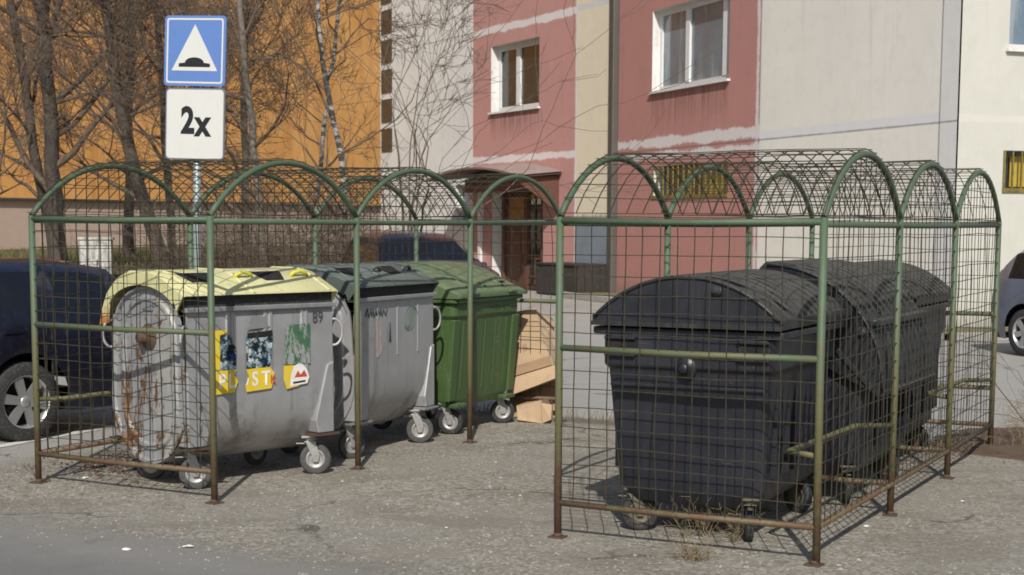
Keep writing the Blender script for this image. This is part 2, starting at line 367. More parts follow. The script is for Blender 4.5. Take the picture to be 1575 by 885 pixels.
# ------------------------------------------------------------------ ground
RD = (Vector((-2.84, 8.48)), Vector((.86, -.51)).normalized())      # road edge
BK = (Vector((.6, 12.95)), Vector((.86, -.49)).normalized())        # back edge of gravel pad
LF = (Vector((-3.72, 11.14)), Vector((.42, .91)).normalized())      # parking line
def mat_ground(name='worn_asphalt'):
    t = NT(name); w = t.coord('World'); p = t.sep(w)
    def dist(L):  # signed distance to the left of direction
        (o, d) = L; nx, ny = -d.y, d.x
        return t.math('ADD', t.math('MULTIPLY', p[0], nx), t.math('ADD', t.math('MULTIPLY', p[1], ny), -(o.x * nx + o.y * ny)))
    big = t.noise(.45, 5, .6, w); mid = t.noise(2.1, 6, .65, w); sm = t.noise(9, 6, .7, w); fine = t.noise(55, 5, .75, w); gr = t.noise(140, 3, .8, w)
    vo = t.n('ShaderNodeTexVoronoi'); vo.inputs['Scale'].default_value = 62; t.l(w, vo.inputs['Vector'])
    cellc = t.sep(vo.outputs['Color'])[0]
    # lane asphalt (pale, worn)
    lane = t.mix(mid, (.31, .30, .278), (.38, .37, .345)); lane = t.mix(t.step(fine, .4, .7, 0, .5), lane, (.26, .252, .236))
    lane = t.mix(t.step(big, .55, .75, 0, .4), lane, (.2, .195, .185))
    # gravelly pad
    pad = t.mix(mid, (.215, .19, .145), (.335, .305, .245))
    pad = t.mix(t.step(sm, .50, .62, 0, .7), pad, (.39, .36, .31)); pad = t.mix(t.step(t.noise(17, 5, .75, w), .50, .38, 0, .55), pad, (.15, .13, .10)); pad = t.mix(t.step(t.noise(28, 4, .8, w), .56, .66, 0, .5), pad, (.45, .43, .38))
    pad = t.mix(t.step(fine, .50, .40, 0, .5), pad, (.16, .14, .11))
    pad = t.mix(t.step(cellc, .74, .82, 0, .6), pad, (.44, .42, .375))
    pad = t.mix(t.step(cellc, .24, .14, 0, .65), pad, (.13, .118, .098))
    pad = t.mix(t.step(t.noise(.9, 6, .7, w, stretch=(1, 1, 1)), .56, .68, 0, .5), pad, (.20, .165, .12))
    pad = t.mix(t.step(big, .45, .6, 0, .55), pad, (.27, .25, .215)); pad = t.mix(t.step(t.noise(1.1, 4, .6, w, stretch=(1, 1.7, 1)), .50, .62, 0, .40), pad, (.17, .15, .12))
    # road
    road = t.mix(mid, (.145, .142, .135), (.172, .168, .16)); road = t.mix(t.step(gr, .5, .75, 0, .5), road, (.225, .22, .208))
    wob = t.math('ADD', t.math('MULTIPLY', t.math('SUBTRACT', mid, .5), .55), t.math('ADD', t.math('MULTIPLY', t.math('SUBTRACT', sm, .5), .35), t.math('MULTIPLY', t.math('SUBTRACT', fine, .5), .5)))
    dr = t.math('ADD', dist(RD), wob)
    m_pad = t.step(dr, -.30, .26)
    edge_dust = t.math('MULTIPLY', t.step(dr, -.9, -.1, 0, .35), 1.0)
    road = t.mix(edge_dust, road, (.34, .32, .28))
    db = t.math('ADD', dist(BK), t.math('MULTIPLY', wob, .8))
    dl = t.math('ADD', dist(LF), t.math('MULTIPLY', wob, .5))   # left of parking line = positive
    back = t.math('MAXIMUM', t.step(db, -.12, .1), t.step(dl, -.9, -.35, 0, .8))
    back = t.math('MULTIPLY', back, m_pad)
    c = t.mix(m_pad, road, pad); c = t.mix(back, c, lane)
    # line of dirt and dead weeds along the back edge
    dirt = t.math('MULTIPLY', t.step(t.math('ABSOLUTE', t.math('ADD', db, .12)), .32, .05), t.step(dl, -.2, -1.0))
    c = t.mix(t.math('MULTIPLY', dirt, .65), c, (.075, .055, .038))
    wv = t.n('ShaderNodeVectorMath', operation='ADD'); nz = t.n('ShaderNodeTexNoise'); nz.inputs['Scale'].default_value = 3; nz.inputs['Detail'].default_value = 5; t.l(w, nz.inputs['Vector'])
    scn = t.n('ShaderNodeVectorMath', operation='SCALE'); scn.inputs['Scale'].default_value = .55; t.l(nz.outputs['Color'], scn.inputs[0]); t.l(w, wv.inputs[0]); t.l(scn.outputs[0], wv.inputs[1])
    ve = t.n('ShaderNodeTexVoronoi', feature='DISTANCE_TO_EDGE'); ve.inputs['Scale'].default_value = .42; t.l(wv.outputs[0], ve.inputs['Vector'])
    crack = t.math('MULTIPLY', t.step(ve.outputs[0], .012, .003), t.step(t.noise(.8, 3, .5, w), .46, .56))
    c = t.mix(t.math('MULTIPLY', crack, .7), c, (.06, .05, .04))
    c = t.mix(t.step(t.noise(1.7, 4, .6, w), .64, .74, 0, .45), c, (.10, .092, .08))
    h = t.math('ADD', t.math('MULTIPLY', fine, t.math('ADD', t.math('MULTIPLY', m_pad, .8), .25)), t.math('MULTIPLY', t.math('MULTIPLY', sm, .8), m_pad))
    t.bump(h, .55, .02)
    return t.done(c, .92)
M['ground'] = mat_ground()
def sheet(name, pts, z, mat, kind='structure'):
    m = MB(); m.poly([(x, y, z) for x, y in pts]); o = m.build(name, mat); tag(o, kind=kind); return o
sheet('ground', [(-220, -60), (220, -60), (220, 380), (-220, 380)], 0, M['ground'])
def off(L, t, d): o, v = L; return (o.x + v.x * t - v.y * d, o.y + v.y * t + v.x * d)
sheet('road', [off(RD, -30, -9), off(RD, 30, -9), off(RD, 30, 0), off(RD, -30, 0)], .004, M['ground'])
sheet('gravel_pad', [off(RD, -30, 0), off(RD, 30, 0), off(BK, 24, 0), off(BK, -4.0, 0), off(BK, -30, 0)], .004, M['ground'])
# painted parking line, ragged
m = MB(); n = 46
for i in range(n):
    a, b = -3.0 + i * .12, -3.0 + (i + 1) * .12
    if rnd.random() < .05: continue
    w0, w1 = .055 + rnd.uniform(-.01, .01), .055 + rnd.uniform(-.01, .01)
    m.poly([off(LF, a, -w0) + (.009,), off(LF, b, -w1) + (.009,), off(LF, b, w1) + (.009,), off(LF, a, w0) + (.009,)])
tag(m.build('parking_line', M['paint_line']), kind='structure')

# grass bank behind the parking
def bank_h(x, y):
    e = (y - 27.0) / 6.0 ; t = max(0, min(1, e)); t = t * t * (3 - 2 * t)
    sx = max(0, min(1, (-2.9 - .12 * (y - 27) - x) / 1.6)); sx = sx * sx * (3 - 2 * sx)
    return .72 * t * sx + .05 * noise.noise(Vector((x * .4, y * .4, 0))) * t * sx
def mat_bank():
    t = NT('winter_lawn'); w = t.coord('World'); n = t.noise(.5, 6, .7, w); f = t.noise(14, 5, .8, w)
    c = t.mix(t.step(n, .35, .65), (.085, .085, .03), (.15, .12, .075)); c = t.mix(f, c, (.05, .045, .025)); c = t.mix(t.step(t.noise(3, 4, .7, w), .55, .7, 0, .5), c, (.14, .16, .045))
    t.bump(f, .6, .05); return t.done(c, .95)
M['bank'] = mat_bank()
m = MB(); nx, ny = 60, 50; x0, x1, y0, y1 = -45, -2.0, 26.8, 90
for j in range(ny + 1):
    ty = (j / ny) ** 1.8
    for i in range(nx + 1):
        x = x0 + (x1 - x0) * i / nx; y = y0 + (y1 - y0) * ty; m.v.append(Vector((x, y, bank_h(x, y) + .012)))
for j in range(ny):
    for i in range(nx):
        a = j * (nx + 1) + i; m.face((a, a + 1, a + nx + 2, a + nx + 1), 0, True)
tag(m.build('grass_bank', M['bank']), kind='structure')
m = MB()
for i in range(9000):
    y = 27 + (rnd.random() ** 1.6) * 32; x = rnd.uniform(-.36 * y - 2, -.07 * y - 1.5)
    h = rnd.uniform(.05, .18); a = rnd.uniform(0, PI); w = rnd.uniform(.01, .03); z = bank_h(x, y)
    if z < .03: continue
    l = rnd.uniform(-.06, .06)
    m.poly([(x - w * math.cos(a), y - w * math.sin(a), z), (x + w * math.cos(a), y + w * math.sin(a), z), (x + l, y + l, z + h)])
tag(m.build('grass', M['grass']), 'short yellowing winter grass on the bank under the bare trees', 'grass', kind='stuff')
# kerb along the foot of the bank
kt = thing('kerb_stone', 'long pale concrete kerb at the foot of the grass bank', 'kerb', (-3.2, 26.7, 0))
m = MB(True)
for i in range(30): m.box((-3.7 - i * 1.0, 26.75, .06), (.985, .16, .14))
m.build('kerb_edge', M['kerb'], kt, bevel=.012)

# ------------------------------------------------------------------ cages
H_R = 1.65; RISE = .325
def cage(name, label, org, yaw, w, b, mesh_u, label_parts=True):
    """local x = u across (0..w), local y = v along the row; mesh_u = side (0 or w) closed with wire, the other one is open"""
    t = thing(name, label, 'bin cage', (org[0], org[1], 0), yaw - PI / 2, 'green wire cages around the wheeled bins')
    r = .0198
    def part(nm, mb, mat='cage', lab=None):
        o = mb.build(nm, M[mat], t)
        if lab: o['label'] = lab
        return o
    for u in (0, w):
        for k in range(4):
            m = MB(); lean = rnd.uniform(-.006, .006)
            m.tube([(u + lean, k * b, 0.01), (u, k * b, .8), (u, k * b, H_R + .02)], r, 14); part('post', m)
            m = MB(); m.box((u + rnd.uniform(-.006, .006), k * b, .009), (.08, .08, .008), Matrix.Translation((u, k * b, 0)) @ Matrix.Rotation(rnd.uniform(-.2, .2), 4, 'Z') @ Matrix.Translation((-u, -k * b, 0))); m.tube([(u, k * b, .012), (u, k * b, .03)], [.027, .021], 12)
            m.build('base_plate', M['rust'], t)
    # circular-segment arches, one per bay and side
    c = b / 2; Rr = (c * c + RISE * RISE) / (2 * RISE); a0 = math.asin(c / Rr)
    def arc(k, n=18, rr=None, z0=0):
        rr = rr or Rr; out = []
        for i in range(n + 1):
            a = -a0 + 2 * a0 * i / n
            out.append((k * b + c + rr * math.sin(a), H_R + .02 + (rr * math.cos(a) - Rr * math.cos(a0)) + z0))
        return out
    for u in (0, w):
        for k in range(3):
            m = MB(); pts = arc(k); m.tube([(u, y, z) for y, z in pts], r * .9, 12); part('arch', m)
    rails = []
    for u in (0, w): rails.append(((u, 0, H_R - .01), (u, 3 * b, H_R - .01)))
    for y in (0, 3 * b):
        rails.append(((0, y, H_R), (w, y, H_R))); rails.append(((0, y, 1.0), (w, y, 1.0))); rails.append(((0, y, .19), (w, y, .19)))
    rails.append(((mesh_u, 0, .19), (mesh_u, 3 * b, .19)))
    rails.append(((0, 3 * b, .46), (w, 3 * b, .46)))
    for k in (1, 2): rails.append(((mesh_u, k * b, .19), (mesh_u + (.5 if mesh_u == 0 else -.5), k * b, .19)))
    for a_, b_ in rails:
        m = MB(); A, B = Vector(a_), Vector(b_)
        mid = (A + B) / 2 + Vector((0, 0, -.006)); m.tube([A, mid, B], r * .85, 12); part('rail', m)
    # bumper frames inside the closed side
    sgn = 1 if mesh_u == 0 else -1
    for k in (0, 2):
        m = MB(); xo = mesh_u + sgn * .16; y0 = k * b; y1 = (k + 1) * b
        m.tube([(mesh_u, y0 + .02, .53), (xo, y0 + .06, .54), (xo, y1 - .22, .53), (mesh_u, y1 - .02, .52)], r * .75, 10); part('bumper_bar', m)
    # wire panels
    wr = .0031; sp = .098
    def wires(lines, nm='wire_panel'):
        m = MB(); sd = Vector((rnd.uniform(0, 50), rnd.uniform(0, 50), 0))
        for l in lines:
            P = [Vector(p) for p in l]
            while len(P) < 8: P = [q for a_, b_ in zip(P, P[1:]) for q in (a_, (a_ + b_) / 2)] + [P[-1]]
            Q = [p + (noise.noise_vector(p * 2.2 + sd) * .010 + noise.noise_vector(p * 7 + sd) * .003) * (1 if 0 < i < len(P) - 1 else .3) for i, p in enumerate(P)]
            m.tube(Q, wr, 4, smooth=False, caps=False)
        o = m.build(nm, M['wire'], t); return o
    def jit(): return rnd.uniform(-.004, .004)
    for y in (0, 3 * b):
        L = []; yy = y - .012 if y == 0 else y + .012
        n_ = int(w / sp)
        for i in range(1, n_ + 1):
            x = i * w / (n_ + 1) + jit(); L.append([(x + jit(), yy, .17), (x + jit() * 2.5, yy + jit() * 2, .55), (x + jit() * 2, yy + jit() * 2, 1.2), (x + jit(), yy, H_R)])
        for i in range(0, 16):
            z = .2 + i * sp + jit(); L.append([(0, yy + wr * 1.5, z), (w * .33, yy + wr * 1.5, z + jit() * 2.5), (w * .66, yy + wr * 1.5, z + jit() * 2.5), (w, yy + wr * 1.5, z + jit())])
        wires(L)
    for k in range(3):       # closed side, up into the arch
        L = []; xx = mesh_u - sgn * .012
        n_ = int(b / sp)
        for i in range(1, n_ + 1):
            y = k * b + i * b / (n_ + 1) + jit(); q = y - k * b - c; top = H_R + .02 + math.sqrt(Rr * Rr - q * q) - Rr * math.cos(a0)
            L.append([(xx, y + jit(), .17), (xx + jit() * 2, y + jit() * 2.5, .55), (xx + jit(), y + jit() * 2, 1.2), (xx, y, top)])
        for i in range(0, 19):
            z = .2 + i * sp + jit()
            if z < H_R: L.append([(xx + sgn * wr * 1.5, k * b, z), (xx + sgn * wr * 1.5, k * b + c, z + jit() * 2), (xx + sgn * wr * 1.5, (k + 1) * b, z + jit())])
            else:
                hh = z - H_R - .02 + Rr * math.cos(a0); q = math.sqrt(max(0, Rr * Rr - hh * hh))
                if q > .06: L.append([(xx + sgn * wr * 1.5, k * b + c - q, z), (xx + sgn * wr * 1.5, k * b + c + q, z)])
        wires(L)
    for k in range(3):       # vaulted roof
        L = []
        n_ = int(w / sp)
        for i in range(0, n_ + 2):
            x = i * w / (n_ + 1) + jit(); L.append([(x + jit() * .6, y, z + .022) for y, z in arc(k, 12)])
        na = 15
        for i in range(0, na + 1):
            a = -a0 + 2 * a0 * i / na; y = k * b + c + (Rr + .025) * math.sin(a); z = H_R + .022 + (Rr + .025) * math.cos(a) - Rr * math.cos(a0)
            L.append([(-.01, y + jit(), z), (w * .5, y + jit(), z + jit() * 2 - .004), (w + .01, y + jit(), z)])
        wires(L, 'roof_mesh')
    return t
CL = (-2.963, 9.582); YL = 1.065; WL = 1.406; BL = 1.465
CRt = (.242, 7.962); YR = 1.089; WR = 1.379; BR = 1.469
cage('bin_cage', 'green arched wire cage on the left, around the yellow-lidded, grey and green bins', CL, YL, WL, BL, 0)
cage('bin_cage', 'green arched wire cage on the right, nearer the camera, around the three black bins', CRt, YR, WR, BR, WR)
def cag(o, yaw, u, v, z=0): return (o[0] + v * math.cos(yaw) + u * math.sin(yaw), o[1] + v * math.sin(yaw) - u * math.cos(yaw), z)

# ------------------------------------------------------------------ castors
def castor(parent, x, y, ang, rad=.1, top=.27, tyre='wheelrub', brake=True, metal='steel'):
    """one castor part: fork (thing > castor > tyre, hub)"""
    d = Vector((math.cos(ang), math.sin(ang), 0)); s = Vector((-d.y, d.x, 0)); c = Vector((x, y, 0)) + Vector((0, 0, rad))
    ctop = Vector((x, y, top)) - d * .035
    m = MB(); Mr = Matrix.Translation(Vector((ctop.x, ctop.y, 0))) @ Matrix.Rotation(ang, 4, 'Z')
    m.box((0, 0, top - .006), (.11, .09, .012), Mr)
    m.cyl(ctop - Vector((0, 0, .035)), ctop - Vector((0, 0, .008)), .036, 16)
    for q in (-1, 1):
        P = [(-.03, top - .035), (.035, top - .035), (.062, rad + .03), (.052, rad - .018), (.02, rad - .018), (.008, rad + .03)]
        Mq = Matrix.Translation(Vector((ctop.x, ctop.y, 0))) @ Matrix.Rotation(ang, 4, 'Z')
        m.prism(P, lambda p, t_: Mq @ Vector((p[0], t_, p[1])), q * .031 - .0025, q * .031 + .0025)
    m.box((0, 0, top - .037), (.075, .066, .005), Mr)
    if brake: m.box((-.055, 0, top - .05), (.07, .03, .006), Mr @ Matrix.Rotation(0, 4, 'Y'))
    cs = m.build('castor', M[metal], parent, bevel=.002)
    m = MB(); w = .021
    m.lathe([(rad * .60, -w * .9), (rad * .86, -w * 1.05), (rad * .96, -w * .9), (rad, -w * .4), (rad, w * .4), (rad * .96, w * .9), (rad * .86, w * 1.05), (rad * .60, w * .9)], c, s, 28)
    m.build('tyre', M[tyre], cs)
    m = MB(); m.lathe([(0, -w * 1.2), (rad * .13, -w * 1.2), (rad * .2, -w * .9), (rad * .45, -w * .5), (rad * .5, -w * .95), (rad * .63, -w * .95), (rad * .63, w * .95), (rad * .5, w * .95), (rad * .45, w * .5), (rad * .2, w * .9), (rad * .13, w * 1.2), (0, w * 1.2)], c, s, 24)
    m.build('hub', M[metal], cs)
    return cs

def ring_handle(mb, c, out, up, r=.075, a0=-100, a1=100, tr=.009):
    """arc handle standing out from c in direction out"""
    c = Vector(c); out = Vector(out); up = Vector(up)
    mb.tube([c + out * (r * .75 * math.cos(R(a))) + up * (r * math.sin(R(a))) for a in range(a0, a1 + 1, 10)], tr, 8)
def text_mesh(body, size, mat, name, parent, P, xdir, ndir, thick=.0, align='CENTER', squeeze=1.0, bold=0.0, wob=0):
    cu = bpy.data.curves.new('tmp_text', 'FONT'); cu.body = body; cu.size = size; cu.align_x = align; cu.align_y = 'CENTER'; cu.offset = bold; cu.resolution_u = 4
    ob = bpy.data.objects.new('tmp_text', cu); C.objects.link(ob)
    bpy.context.view_layer.update()
    me = bpy.data.meshes.new_from_object(ob.evaluated_get(bpy.context.evaluated_depsgraph_get()))
    bpy.data.objects.remove(ob); bpy.data.curves.remove(cu)
    X = Vector(xdir).normalized(); N = Vector(ndir).normalized(); Y = N.cross(X)
    for v in me.vertices:
        p = Vector(P) + X * v.co.x * squeeze + Y * v.co.y; v.co = p
    me.materials.clear(); me.materials.append(mat); me.name = name
    o = bpy.data.objects.new(name, me); C.objects.link(o)
    if parent: o.parent = parent
    return o

# ------------------------------------------------------------------ metal bins (half-round bottom, hooded lid)
def metal_bin(name, label, L, D, pos, yaw, lid, rusty, deco):
    """local x along the front (0..L), y into the depth (0..D), front faces -y"""
    t = thing(name, label, 'waste container', (pos[0], pos[1], 0), yaw, None)
    RIM = 1.115; rb = D / 2; zc = .145 + rb * .98
    prof = [(0, RIM), (0, zc + .05)]
    for i in range(1, 16):
        a = PI + PI * i / 16; prof.append((rb + rb * math.cos(a), zc + rb * .98 * math.sin(a)))
    prof += [(D, zc + .05), (D, RIM - .06)]
    body = M['galv']
    m = MB(); n = len(prof); b = 0
    # shell sheet as front+bottom+back (outer) with smooth round
    for x in (0.0, L):
        for y, z in prof: m.v.append(Vector((x, y, z)))
    for i in range(n - 1): m.face((i, n + i, n + i + 1, i + 1), 0, True)
    m.box((L / 2, .03, RIM - .012), (L - .02, .05, .012))
    bo = m.build('body', body, t)
    # near-black sheet standing in for the shade inside the bin mouth
    m = MB(); m.poly([(0.01, .01, RIM - .08), (L - .01, .01, RIM - .08), (L - .01, D - .01, RIM - .08), (.01, D - .01, RIM - .08)]); m.build('mouth_shade', M['dark'], bo)
    # stamped vertical ribs on the front
    for fx in ((.27, .305, .52, .555, .78, .805) if deco == 'plast' else (.27, .52, .79)):
        m = MB(); hgt = .011 if deco == 'plast' else .005
        x = fx * L; P = [(-.016, 0), (-.009, -hgt), (.009, -hgt), (.016, 0)]
        m.prism(P, lambda p, t_: (x + p[0], p[1], t_), .70, RIM - .02)
        m.build('rib', body, bo)
    # rim bar at front
    m = MB(); m.box((L / 2, -.014, RIM - .005), (L + .03, .034, .03)); m.build('rim', M['galv_dark'], bo, bevel=.006)
    # drum ends with round top, dished and ringed
    er = M['galv_rust'] if rusty else M['galv']
    top_c = (rb, RIM - .03); 
    def endloop(k, q=1.0):
        P = []
        for i in range(17):
            a = PI + PI * i / 16; P.append((rb + rb * k * math.cos(a), zc + rb * .98 * k * math.sin(a)))
        for i in range(13):
            a = PI * i / 12; P.append((rb + rb * .94 * k * math.cos(a), RIM - .16 + rb * .72 * k * math.sin(a) + (0 if k > .9 else -.0)))
        return P
    for ex, sg in ((0, -1), (L, 1)):
        m = MB(); loops = [(1.0, 0.0), (1.0, .018), (.955, .018), (.93, -.004), (.80, -.004), (.77, .012), (.70, .012), (.67, -.004)]
        base = len(m.v); N = None
        for k, o_ in loops:
            lp = endloop(k); N = len(lp)
            for y, z in lp: m.v.append(Vector((ex + sg * o_, y, z)))
        for li in range(len(loops) - 1):
            for i in range(N):
                j = (i + 1) % N; m.face((base + li * N + i, base + li * N + j, base + (li + 1) * N + j, base + (li + 1) * N + i), 0, False)
        m.face([base + (len(loops) - 1) * N + i for i in range(N)], 0)
        eo = m.build('end_panel', er, t)
        m = MB(); c = (ex + sg * .0, rb, .93)
        m.lathe([(0, .075), (.03, .075), (.034, .07), (.034, .03), (.07, .012), (.085, 0)], c, (sg, 0, 0), 16)
        m.build('trunnion', M['rust'] if rusty else M['galv_dark'], eo)
        # small pressed plate near the top
        m = MB(); m.box((ex + sg * .004, rb, 1.17), (.006, .17, .012)); m.box((ex + sg * .004, rb, 1.12), (.008, .11, .05)); m.build('pressed_plate', M['galv_dark'], eo)
    # corner handles
    for ex, sg in ((0, -1), (L, 1)):
        for yy, oy in ((-.004, -1), (D + .004, 1)):
            m = MB(); ring_handle(m, (ex + sg * .01, yy, .93), (sg * .75, oy * .4, 0), (0, 0, 1), .085)
            m.build('handle', M['galv_dark'] if not rusty else M['galv'], t)
    # lower corner brackets and base frame
    for ex, sg in ((.0, 1), (L, -1)):
        for yy, oy in ((-.0, 1), (D, -1)):
            m = MB()
            P = [(0, .28), (sg * .13, .28), (sg * .15, .36), (sg * .05, .72), (sg * .0, .74)]
            fr = yy - oy * .012
            m.prism(P, lambda p, t_: (ex + p[0], t_, p[1]), fr, fr + oy * .14)
            m.build('corner_bracket', M['galv_rust'] if (rusty and ex == 0) else M['galv'], t, bevel=.006)
    for x in (.08, L - .08):
        m = MB(); m.box((x, D / 2, .262), (.12, D + .03, .026)); m.box((x, -.0, .268), (.22, .06, .012)); m.box((x, D, .268), (.22, .06, .012))
        m.build('axle_frame', M['rust_dark'] if rusty else M['galv_dark'], t)
    for i, (x, y, a) in enumerate(((.13, .11, -32), (L - .10, .06, -38), (.16, D - .16, -60), (L - .15, D - .16, 10)) if deco == 'plast' else ((.13, .11, -30), (L - .10, .06, -58), (.16, D - .16, -10), (L - .15, D - .16, 60))):
        castor(t, x, y, R(a), .102, .255)
    # lid: facetted hood
    z0 = 1.195
    lp = [(-.045, z0), (-.045, z0 + .012), (.20, 1.315), (.30, 1.335), (.55, 1.335), (.68, 1.29), (.79, 1.20), (.86, 1.08), (.885, .985)]
    ip = [(.868, .985), (.84, 1.08), (.77, 1.18), (.66, 1.265), (.54, 1.31), (.30, 1.31), (.20, 1.29), (-.03, z0)]
    xs = [-.045, -.03, L * .3, L * .62, L, L + .012]
    m = MB()
    nn = len(lp)
    for x in xs:
        for i, (y, z) in enumerate(lp):
            dz = -.012 if x in (xs[0], xs[-1]) else 0
            m.v.append(Vector((x, y, z + dz)))
    for a in range(len(xs) - 1):
        for i in range(nn - 1): m.face((a * nn + i, a * nn + i + 1, (a + 1) * nn + i + 1, (a + 1) * nn + i), 0, True)
    base = len(m.v)
    for x in (xs[0] + .01, xs[-1] - .01):
        for y, z in ip: m.v.append(Vector((x, y, z)))
    ni = len(ip)
    for i in range(ni - 1): m.face((base + i, base + i + 1, base + ni + i + 1, base + ni + i), 0, True)
    lo = m.build('lid', M[lid], t)
    sol = None
    # end skirts: band between the outer profile and a round arch
    for ex in (-.046, L + .001):
        m = MB(); outer = [(-.045, z0), (.20, 1.305), (.30, 1.325), (.55, 1.325), (.68, 1.28), (.79, 1.19), (.86, 1.07), (.885, .985)]
        # sample outer along parameter, inner arch
        def so(tt):
            Ls = [(Vector(outer[i + 1]) - Vector(outer[i])).length for i in range(len(outer) - 1)]; T = sum(Ls) * tt
            for i, l in enumerate(Ls):
                if T <= l or i == len(Ls) - 1: return Vector(outer[i]).lerp(Vector(outer[i + 1]), min(1, T / l))
                T -= l
        def si(tt):
            a = PI * (1 - tt); return Vector((rb + .01 + (rb - .02) * math.cos(a) * 1.0, 1.06 + .19 * math.sin(a) + (.04 if tt < .12 else 0) - (.06 if tt > .92 else 0)))
        K = 20; P0 = [so(i / K) for i in range(K + 1)]; P1 = [si(i / K) for i in range(K + 1)]
        for xx in (ex, ex + .012):
            for p in P0 + P1: m.v.append(Vector((xx, p.x, p.y)))
        q = 2 * (K + 1)
        for i in range(K):
            m.face((i, i + 1, K + 1 + i + 1, K + 1 + i)); m.face((q + i, q + K + 1 + i, q + K + 1 + i + 1, q + i + 1))
            m.face((K + 1 + i, K + 2 + i, q + K + 2 + i, q + K + 1 + i)); m.face((i, q + i, q + i + 1, i + 1))
        m.build('end_skirt', M[lid], lo)
    # dark throat between rim and lid
    m = MB(); m.box((L / 2, .01, 1.155), (L - .01, .015, .075)); m.build('rubber_seal', M['rubber'], lo)
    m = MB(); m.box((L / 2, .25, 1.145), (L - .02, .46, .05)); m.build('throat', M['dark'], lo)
    # slots and handles on the hood
    for cx in (.17, .66):
        m = MB(); x = cx * L; h = .115; zs = lambda y: 1.2115 + (y + .045) * .108 / .245
        m.poly([(x - h, .195, zs(.195)), (x + h, .195, zs(.195)), (x + h * .62, .095, zs(.095)), (x - h * .62, .095, zs(.095))])
        m.poly([(x - h, .22, 1.3245), (x + h, .22, 1.3245), (x + h, .195, zs(.195)), (x - h, .195, zs(.195))])
        m.build('slot', M['dark'], lo)
    for cx in (.47, .86):
        m = MB(); x = cx * L
        m.tube([(x - .07, .15, 1.285), (x - .05, .14, 1.312), (x, .135, 1.325), (x + .05, .14, 1.312), (x + .07, .15, 1.285)], .013, 8); m.build('lid_handle', M['yellow_grip'] if lid == 'yellow' else M[lid], lo)
    # shallow strengthening welts across the hood
    m = MB()
    for cx in (.04, .42, .95):
        x = cx * L; m.tube([(x, -.046, z0 + .008), (x, .20, 1.317), (x, .30, 1.337), (x, .55, 1.337), (x, .68, 1.292), (x, .79, 1.202)], .008, 6)
    m.build('welt', M[lid], lo)
    if deco == 'plast':
        y = -.0135
        def pl(nm, pts, mat, o=0): 
            q = MB(); q.poly([(x, y - o, z) for x, z in pts]); return q.build(nm, mat, st)
        q = MB(); q.poly([(.20, y, .98), (.29, y, .98), (.29, y, .965), (.235, y, .95), (.235, y, .74), (.20, y, .74)]); st = q.build('sticker', M['sticker_yellow'], t)
        st['label'] = 'torn yellow recycling sticker reading PLAST'
        pl('bottle_photo', [(.236, .945), (.32, .95), (.325, .90), (.355, .87), (.35, .735), (.236, .735)], M['trash'], .0008)
        pl('bottle_photo', [(.43, .93), (.46, .96), (.62, .965), (.635, .94), (.62, .76), (.60, .735), (.43, .735)], M['trash'], .0008)
        pl('dark_strip', [(.44, .955), (.63, .965), (.63, .925), (.44, .92)], M['dark'], .0012)
        pl('green_photo', [(.74, .99), (.93, .995), (.93, .74), (.72, .74)], M['trash_green'], .0004)
        pl('sticker_band', [(.20, .735), (.355, .735), (.34, .705), (.365, .66), (.34, .595), (.20, .59)], M['sticker_yellow'])
        pl('sticker_band', [(.43, .73), (.60, .74), (.645, .70), (.64, .66), (.62, .60), (.43, .59), (.42, .63), (.45, .68)], M['sticker_yellow'])
        pl('sticker_band', [(.72, .735), (.80, .735), (.84, .60), (.74, .585), (.715, .65)], M['sticker_yellow'])
        pl('badge', [(.765, .60), (.905, .612), (.92, .65), (.905, .70), (.87, .735), (.84, .745), (.80, .73), (.775, .68)], M['white_print'], .0012)
        pl('badge_mark', [(.80, .655), (.83, .70), (.85, .67), (.88, .70), (.905, .655)], M['red_print'], .0018)
        pl('badge_text_line', [(.79, .615), (.89, .622), (.89, .634), (.79, .628)], M['black_print'], .0018)
        for body, cx in (('P', .248), ('L', .318), ('S', .495), ('T', .578)):
            text_mesh(body, .125, M['white_print'], 'letter', st, (cx, y - .0022, .663), (1, 0, 0), (0, -1, 0), squeeze=.85, bold=.003)
        pl('letter_fragment', [(.422, .632), (.437, .632), (.447, .668), (.441, .685)], M['white_print'], .0022)
        text_mesh('K', .07, M['red_print'], 'letter', st, (.632, y - .0022, .655), (1, 0, 0), (0, -1, 0), squeeze=.9, bold=.002)
        o = text_mesh('89', .105, M['marker'], 'painted_number', t, (1.0, -.008, 1.03), (1, 0, .03), (0, -1, 0), squeeze=.85); o['label'] = 'hand-painted number 89 in faded black'
        q = MB(); q.poly([(.47, -.0125, 1.05), (.58, -.0125, 1.055), (.59, -.0125, 1.0), (.62, -.0125, .985), (.43, -.0125, .975), (.47, -.0125, 1.0)]); q.build('faded_patch', M['galv_dark'], t)
    else:
        # faded marker scribbles and a torn sticker
        def scrib(mat, x0, z0_, w_, h_, n_, nm='scribble'):
            q = MB(); pts = []
            rr = random.Random(int(x0 * 100))
            for i in range(n_): pts.append((x0 + w_ * i / n_ + rr.uniform(-.01, .01), -.005, z0_ + (h_ if i % 2 else 0) + rr.uniform(-.01, .01)))
            q.tube(pts, .0035, 4); q.build(nm, mat, t)
        scrib(M['marker'], .14, .99, .30, .05, 16)
        scrib(M['marker'], .46, .80, .04, .13, 3)
        q = MB(); pts = []
        for i in range(60):
            a = i * .42; pts.append((.78 + (.11 - i * .0014) * math.cos(a), -.004, .95 + (.095 - i * .0008) * math.sin(a * 1.07)))
        q.tube(pts, .0018, 4); q.build('scribble', M['marker_green'], t)
        q = MB(); rr = random.Random(3)
